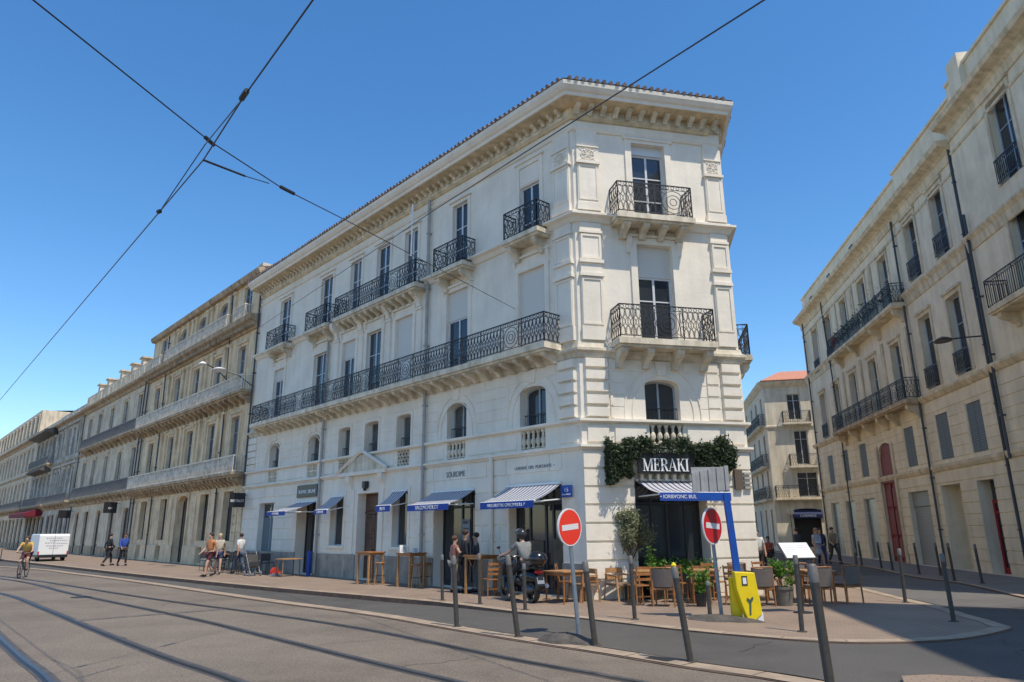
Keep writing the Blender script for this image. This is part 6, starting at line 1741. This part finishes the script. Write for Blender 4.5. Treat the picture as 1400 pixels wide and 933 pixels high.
person((-1.75, 21.55, 0), R(-60), 'person with bare arms and light trousers beside the bollard at the shop door', dict(elR=(.3, .05, 1.2), wrR=(.2, .22, 1.3), haR=(.16, .28, 1.34)), C('rose', (.30, .13, .10)), C('stone_trousers', (.22, .20, .17)), sleeve=.4, hair=(.10, .05, .03), group=GP, sc=.92)
person((-1.42, 21.4, 0), R(-70), 'tall person all in black standing at the shop door', None, BK, BK, sleeve=2, group=GP, sc=1.02, skin=SKIN2)
person((-1.12, 21.75, 0), R(100), 'person in a dark top and grey trousers next to the tall bar table', None, DG, GRY, sleeve=2, group=GP, sc=.97)
person((9.1, 27.2, 0), R(170), 'person in a white shirt and dark trousers just behind the right stone pier', None, WH, BK, sleeve=.8, group=GP, sc=.98)
person((12.4, 35.5, 0), R(150), 'seated-looking person in dark red at the far café corner', SIT, C('rust', (.22, .06, .04)), BK, group=GP, skin=SKIN2)
person((13.1, 31.5, 0), R(200), 'person in a pale blue dress walking up the side street', WALK, PBL, NV, dress=True, hair=(.3, .22, .12), long_hair=True, group=GP)
person((12.7, 32.6, 0), R(20), 'person in dark clothes left of the pale blue dress in the side street', WALK, DG, JN, sleeve=2, group=GP)
person((13.9, 33.0, 0), R(170), 'person in navy clothes right of the pale blue dress in the side street', WALK, NV, NV, sleeve=2, group=GP)
person((15.6, 35.6, .02), R(190), 'person in beige beside the bollards of the side street', WALK, C('sand', (.3, .24, .16)), DG, sleeve=2, group=GP)
person((-37.5, 50.5, 0), R(120), 'person in a pink top far left near the edge of the picture', SIT, C('pink', (.42, .26, .26)), DG, group=GP)

# chair under seated figures
for (x, y, rz, lab) in ((12.4, 35.5, R(150)+math.pi, 'dark café chair under the person in dark red'), (-37.5, 50.5, R(120)+math.pi, 'dark café chair under the person in pink')):
    src = bpy.data.objects['cafe_chair']; o = copy_tree(src, (x, y, 0), rz, lab)

# ============================================================ SCOOTER AND RIDER
sx_, sy_, sr_ = .16, 18.95, R(30)
t = empty('scooter', (sx_, sy_, 0), sr_, 'black motor scooter with a round top box parked on the pavement under its rider', 'scooter')
def wheel(par, y, r, w=.055, name='wheel', rim=DARKM, x=0.):
    b = MB(); n = 26
    for (rr, ww) in ((r, w),):
        prof = [(r*.68, -w), (r*.9, -w*1.1), (r, -w*.5), (r, w*.5), (r*.9, w*1.1), (r*.68, w)]
        base = len(b.v)
        for q, xx in prof:
            for k in range(n): a = 2*math.pi*k/n; b.v.append(Vector((x+xx, y+q*math.cos(a), r+q*math.sin(a))))
        for j in range(len(prof)):
            for k in range(n):
                j2 = (j+1) % len(prof); b.F(base+j*n+k, base+j*n+(k+1) % n, base+j2*n+(k+1) % n, base+j2*n+k)
    o = b.build(name, DARK, par, smooth=True)
    b = MB(); b.tube([(x-w*.5, y, r), (x+w*.5, y, r)], r*.22, 12)
    for k in range(5):
        a = 2*math.pi*k/5; b.bar((x, y, r), (x, y+r*.7*math.cos(a), r+r*.7*math.sin(a)), .022)
    b.build('rim', rim, o, smooth=False); return o
BODY = mat('scooter_black', (.012, .013, .016), .18, spec=.7)
wheel(t, -.62, .25, .065); wheel(t, .72, .25, .055)
b = MB(); b.ell((0, -.40, .62), .19, .48, .17, 16, 10); b.ell((0, -.62, .60), .15, .3, .14, 14, 8); b.ell((0, -.1, .5), .17, .2, .2, 12, 8); b.build('rear_body', BODY, t, smooth=True)
b = MB(); b.prism([(-.15, .25), (.5, .22), (.55, .32), (-.15, .36)], 'u', -.19, .19); b.build('floorboard', BODY, t, bevel=.02)
b = MB(); b.prism([(.46, .28), (.58, .22), (.72, .62), (.66, .95), (.56, 1.02), (.5, .9), (.54, .6)], 'u', -.21, .21); b.build('front_shield', BODY, t, bevel=.04)
b = MB(); b.ell((0, .74, .45), .085, .2, .1, 12, 8); b.bar((-.07, .72, .25), (-.06, .6, .75), .022, 6); b.bar((.07, .72, .25), (.06, .6, .75), .022, 6); b.build('front_mudguard', BODY, t, smooth=True)
b = MB(); b.prism([(-.68, .78), (-.3, .74), (.06, .72), (.1, .79), (-.25, .84), (-.35, .9), (-.7, .9)], 'u', -.15, .15); b.build('seat', DARK, t, bevel=.03)
b = MB(); b.ell((0, -.88, 1.06), .24, .23, .19, 18, 10); bx = b.build('top_box', BODY, t, smooth=True)
b = MB(); b.ring((0, -.88, 1.05), (1, 0, 0), (0, 1, 0), .242, .232, .012, 20); b.build('lid_seam', DARKM, bx)
b = MB(); b.bar((-.08, -.7, .86), (-.08, -.95, .9), .014); b.bar((.08, -.7, .86), (.08, -.95, .9), .014); b.bar((-.12, -.6, .84), (-.12, -.95, .84), .014); b.bar((.12, -.6, .84), (.12, -.95, .84), .014); b.build('rack', DARKM, t)
b = MB(); b.ell((0, -.90, .74), .13, .05, .05, 12, 6); b.build('tail_light', mat('tail_red', (.5, .015, .01), .25), t, smooth=True)
b = MB(); b.T = lambda x, y, z: Vector((x, -.98-(.62-z)*.25+y, z)); b.box(-.1, 0, .47, .1, .012, .62); pl_ = b.build('number_plate', mat('plate_grey', (.25, .28, .32), .4), t)
b = MB(); b.prism([(-.98, .65), (-.86, .6), (-.88, .3), (-1.02, .42)], 'u', -.08, .08); b.build('mudguard', DARK, t)
b = MB(); b.tube([(.13, -.1, .26), (.17, -.35, .27), (.19, -.75, .36), (.19, -.98, .42)], radii=[.03, .05, .075, .06], n=10); b.build('exhaust', mat('exhaust_metal', (.30, .30, .32), .3, metal=.8), t, smooth=True)
b = MB(); b.ell((-.02, -.45, .32), .15, .28, .13, 12, 8); b.build('engine', mat('engine_grey', (.12, .12, .13), .4, metal=.6), t, smooth=True)
b = MB(); b.tube([(-.36, .42, 1.06), (-.2, .52, 1.08), (0, .56, 1.04), (.2, .52, 1.08), (.36, .42, 1.06)], .016, 6); b.ell((0, .57, 1.02), .13, .1, .09, 12, 8); b.build('handlebar', BODY, t, smooth=True)
for s in (-1, 1):
    b = MB(); b.tube([(s*.26, .5, 1.08), (s*.32, .5, 1.2), (s*.36, .47, 1.28)], .008, 5); b.ell((s*.38, .46, 1.31), .06, .015, .04, 10, 6); b.build('mirror', DARK, t, smooth=True)
b = MB(); b.bar((-.16, .05, .22), (-.24, -.08, .02), .012); b.build('side_stand', DARKM, t)
RID = dict(pel=(0, -.28, .96), bel=(0, -.26, 1.1), che=(0, -.18, 1.29), nec=(0, -.13, 1.46), jaw=(0, -.08, 1.54), hea=(0, -.08, 1.62), top=(0, -.09, 1.69), shL=(-.18, -.16, 1.40), shR=(.18, -.16, 1.40), elL=(-.30, .08, 1.18), elR=(.30, .08, 1.18), wrL=(-.33, .32, 1.12), wrR=(.33, .32, 1.12), haL=(-.34, .39, 1.10), haR=(.34, .39, 1.10),
           hiL=(-.12, -.24, .9), hiR=(.12, -.24, .9), knL=(-.24, .14, .62), knR=(.24, .14, .62), anL=(-.28, .06, .12), anR=(.22, .3, .42), toL=(-.30, .2, .05), toR=(.22, .45, .38))
RG = cloth('rider_grey', (.20, .205, .20))
rd_ = person((sx_, sy_, 0), sr_, 'scooter rider seen from behind in a grey T-shirt and dark helmet', RID, RG, BK, sleeve=.75, hair=None)
b = MB(); b.ell((0, -.09, 1.645), .135, .155, .14, 18, 12); hm = b.build('helmet', mat('helmet_black', (.03, .032, .036), .25), rd_, smooth=True)
b = MB(); b.ell((0, .01, 1.70), .125, .12, .085, 14, 8); b.build('visor', mat('visor_smoke', (.12, .13, .14), .12), hm, smooth=True)

# ============================================================ CYCLIST
def bicycle(loc, rz, label):
    t = empty('bicycle', loc, rz, label, 'bicycle')
    for y in (-.52, .52):
        b = MB(); b.ring((0, y, .34), (0, 1, 0), (0, 0, 1), .33, .33, .018, 24); w = b.build('wheel', DARK, t)
        b = MB()
        for k in range(8): a = k*math.pi/4; b.bar((0, y, .34), (0, y+.31*math.cos(a), .34+.31*math.sin(a)), .004)
        b.build('spokes', GALV, w)
    b = MB(); 
    for p, q in (((0, -.52, .34), (0, -.05, .3)), ((0, -.05, .3), (0, -.2, .82)), ((0, -.05, .3), (0, .38, .8)), ((0, -.18, .78), (0, .37, .82)), ((0, -.52, .34), (0, -.18, .74)), ((0, .36, .95), (0, .52, .34))): b.bar(p, q, .018, 6)
    b.build('frame', mat('bike_frame', (.05, .06, .07), .4), t)
    b = MB(); b.ell((0, -.22, .88), .08, .13, .035, 10, 6); b.build('saddle', DARK, t)
    b = MB(); b.tube([(-.28, .3, 1.02), (0, .38, .98), (.28, .3, 1.02)], .014, 6); b.build('handlebar', DARKM, t); return t
bicycle((-20.9, 31.3, NZ), R(200), 'bicycle ridden on the tramway at the far left')
CYC = dict(pel=(0, -.2, .98), bel=(0, -.15, 1.1), che=(0, -.02, 1.27), nec=(0, .08, 1.43), jaw=(0, .14, 1.5), hea=(0, .13, 1.58), top=(0, .11, 1.65), shL=(-.18, .02, 1.38), shR=(.18, .02, 1.38), elL=(-.26, .14, 1.18), elR=(.26, .14, 1.18), wrL=(-.27, .27, 1.06), wrR=(.27, .27, 1.06), haL=(-.27, .32, 1.05), haR=(.27, .32, 1.05),
           hiL=(-.1, -.16, .94), hiR=(.1, -.16, .94), knL=(-.13, .2, .72), knR=(.13, .14, .58), anL=(-.12, .1, .36), anR=(.12, 0, .16), toL=(-.12, .24, .32), toR=(.12, .14, .12))
person((-20.9, 31.3, NZ), R(200), 'cyclist in a yellow-ochre top and dark red shorts riding towards the camera on the tramway', CYC, YE, MAR, short=True, sleeve=.6, hair=(.08, .04, .02))

# ============================================================ VAN
hv = R(42)
t = empty('white_van', (-31.6, 49.4, 0), hv, 'white box van with grey writing on its rear doors, parked far down the left pavement', 'van')
t.scale = (.86, .9, .84)
b = MB(); b.prism([(-2.3, .45), (1.2, .45), (1.2, 1.95), (1.0, 2.05), (-2.2, 2.05), (-2.3, 1.95)], 'u', -1.0, 1.0); b.build('cargo_box', WHITE, t, bevel=.06)
b = MB(); b.prism([(1.21, .35), (2.9, .35), (2.95, .9), (2.4, 1.05), (1.9, 1.7), (1.21, 1.75)], 'u', -.92, .92); cb = b.build('cab', mat('van_grey', (.3, .3, .31), .35), t, bevel=.05)
b = MB(); b.prism([(1.5, 1.05), (2.25, 1.05), (1.85, 1.6), (1.5, 1.6)], 'u', -.93, .93); b.build('side_window', GLASS, cb)
b = MB(); b.box(-.98, -2.3, .3, .98, 2.6, .44); b.box(-.98, -2.38, .28, .98, -2.3, .48); b.build('bumper', DARK, t)
for y in (-1.5, 1.9):
    for s in (-1, 1): wheel(t, y, .32, .11, x=s*.84)
for s in (-1, 1): b = MB(); b.box(s*.95-.05, -2.32, .5, s*.95+.05, -2.29, .75); b.build('tail_light', MATS['tail_red'], t)
b = MB(); b.box(-.01, -2.305, .5, .01, -2.298, 1.95); b.build('door_seam', DARKM, t)
b = MB()
for z, a, c in ((1.7, -.55, .5), (1.52, -.3, .85), (1.34, -.6, .1), (1.3, .15, .85), (1.12, -.5, .6), (.95, -.3, .3)):
    x = a
    while x < c: w_ = random.uniform(.06, .14); b.box(x, -2.312, z, min(x+w_, c), -2.306, z+.07); x += w_+.04
b.build('lettering', mat('van_print', (.42, .42, .46), .6), t)
# far café tables at the left edge
for i, (x, y, lab) in enumerate(((-36.2, 51.6, 'far café table at the left edge, right one'), (-38.6, 53.9, 'far café table at the left edge, left one'))):
    copy_tree(bpy.data.objects['cafe_table'], (x, y, 0), 0, lab)
# ============================================================ light, sky, camera
w = bpy.data.worlds.new('World'); SC.world = w; w.use_nodes = True
nt = w.node_tree; bg = nt.nodes['Background']
sky = nt.nodes.new('ShaderNodeTexSky'); sky.sky_type = 'NISHITA'; sky.sun_disc = False
EL, AZ = 61., 141.
sky.sun_elevation = R(EL); sky.sun_rotation = R(AZ); sky.air_density = 1.1; sky.dust_density = .3; sky.ozone_density = 4.0
hs = nt.nodes.new('ShaderNodeHueSaturation'); hs.inputs['Saturation'].default_value = 1.24; hs.inputs['Value'].default_value = 1.0
nt.links.new(sky.outputs[0], hs.inputs['Color']); nt.links.new(hs.outputs[0], bg.inputs[0]); bg.inputs[1].default_value = .142
S = Vector((math.sin(R(AZ))*math.cos(R(EL)), math.cos(R(AZ))*math.cos(R(EL)), math.sin(R(EL))))
sd = bpy.data.lights.new('sun', 'SUN'); sd.energy = 3.1; sd.angle = R(.5); sd.color = (1, .91, .77)
so = bpy.data.objects.new('sun', sd); COL.objects.link(so); so.rotation_euler = S.to_track_quat('Z', 'Y').to_euler(); so.location = (20, -20, 40)
cd = bpy.data.cameras.new('camera'); cd.lens = 36*957/1400; cd.sensor_width = 36; cd.clip_end = 2000; cd.clip_start = .05
cam = bpy.data.objects.new('camera', cd); COL.objects.link(cam)
right = Vector((0.999968835, 0.00205674934, -0.00762224541)); down = Vector((-0.0078948, 0.26050934, -0.96543905)); fwd = Vector((0, 0.965469136, 0.260517459))
up = -down; back = -fwd
cam.matrix_world = Matrix(((right.x, up.x, back.x, 0), (right.y, up.y, back.y, 0), (right.z, up.z, back.z, 1.75), (0, 0, 0, 1)))
SC.camera = cam
SC.view_settings.view_transform = 'Standard'; SC.view_settings.look = 'None'; SC.view_settings.gamma = 1; SC.view_settings.use_curve_mapping = False
SC.view_settings.exposure = .47
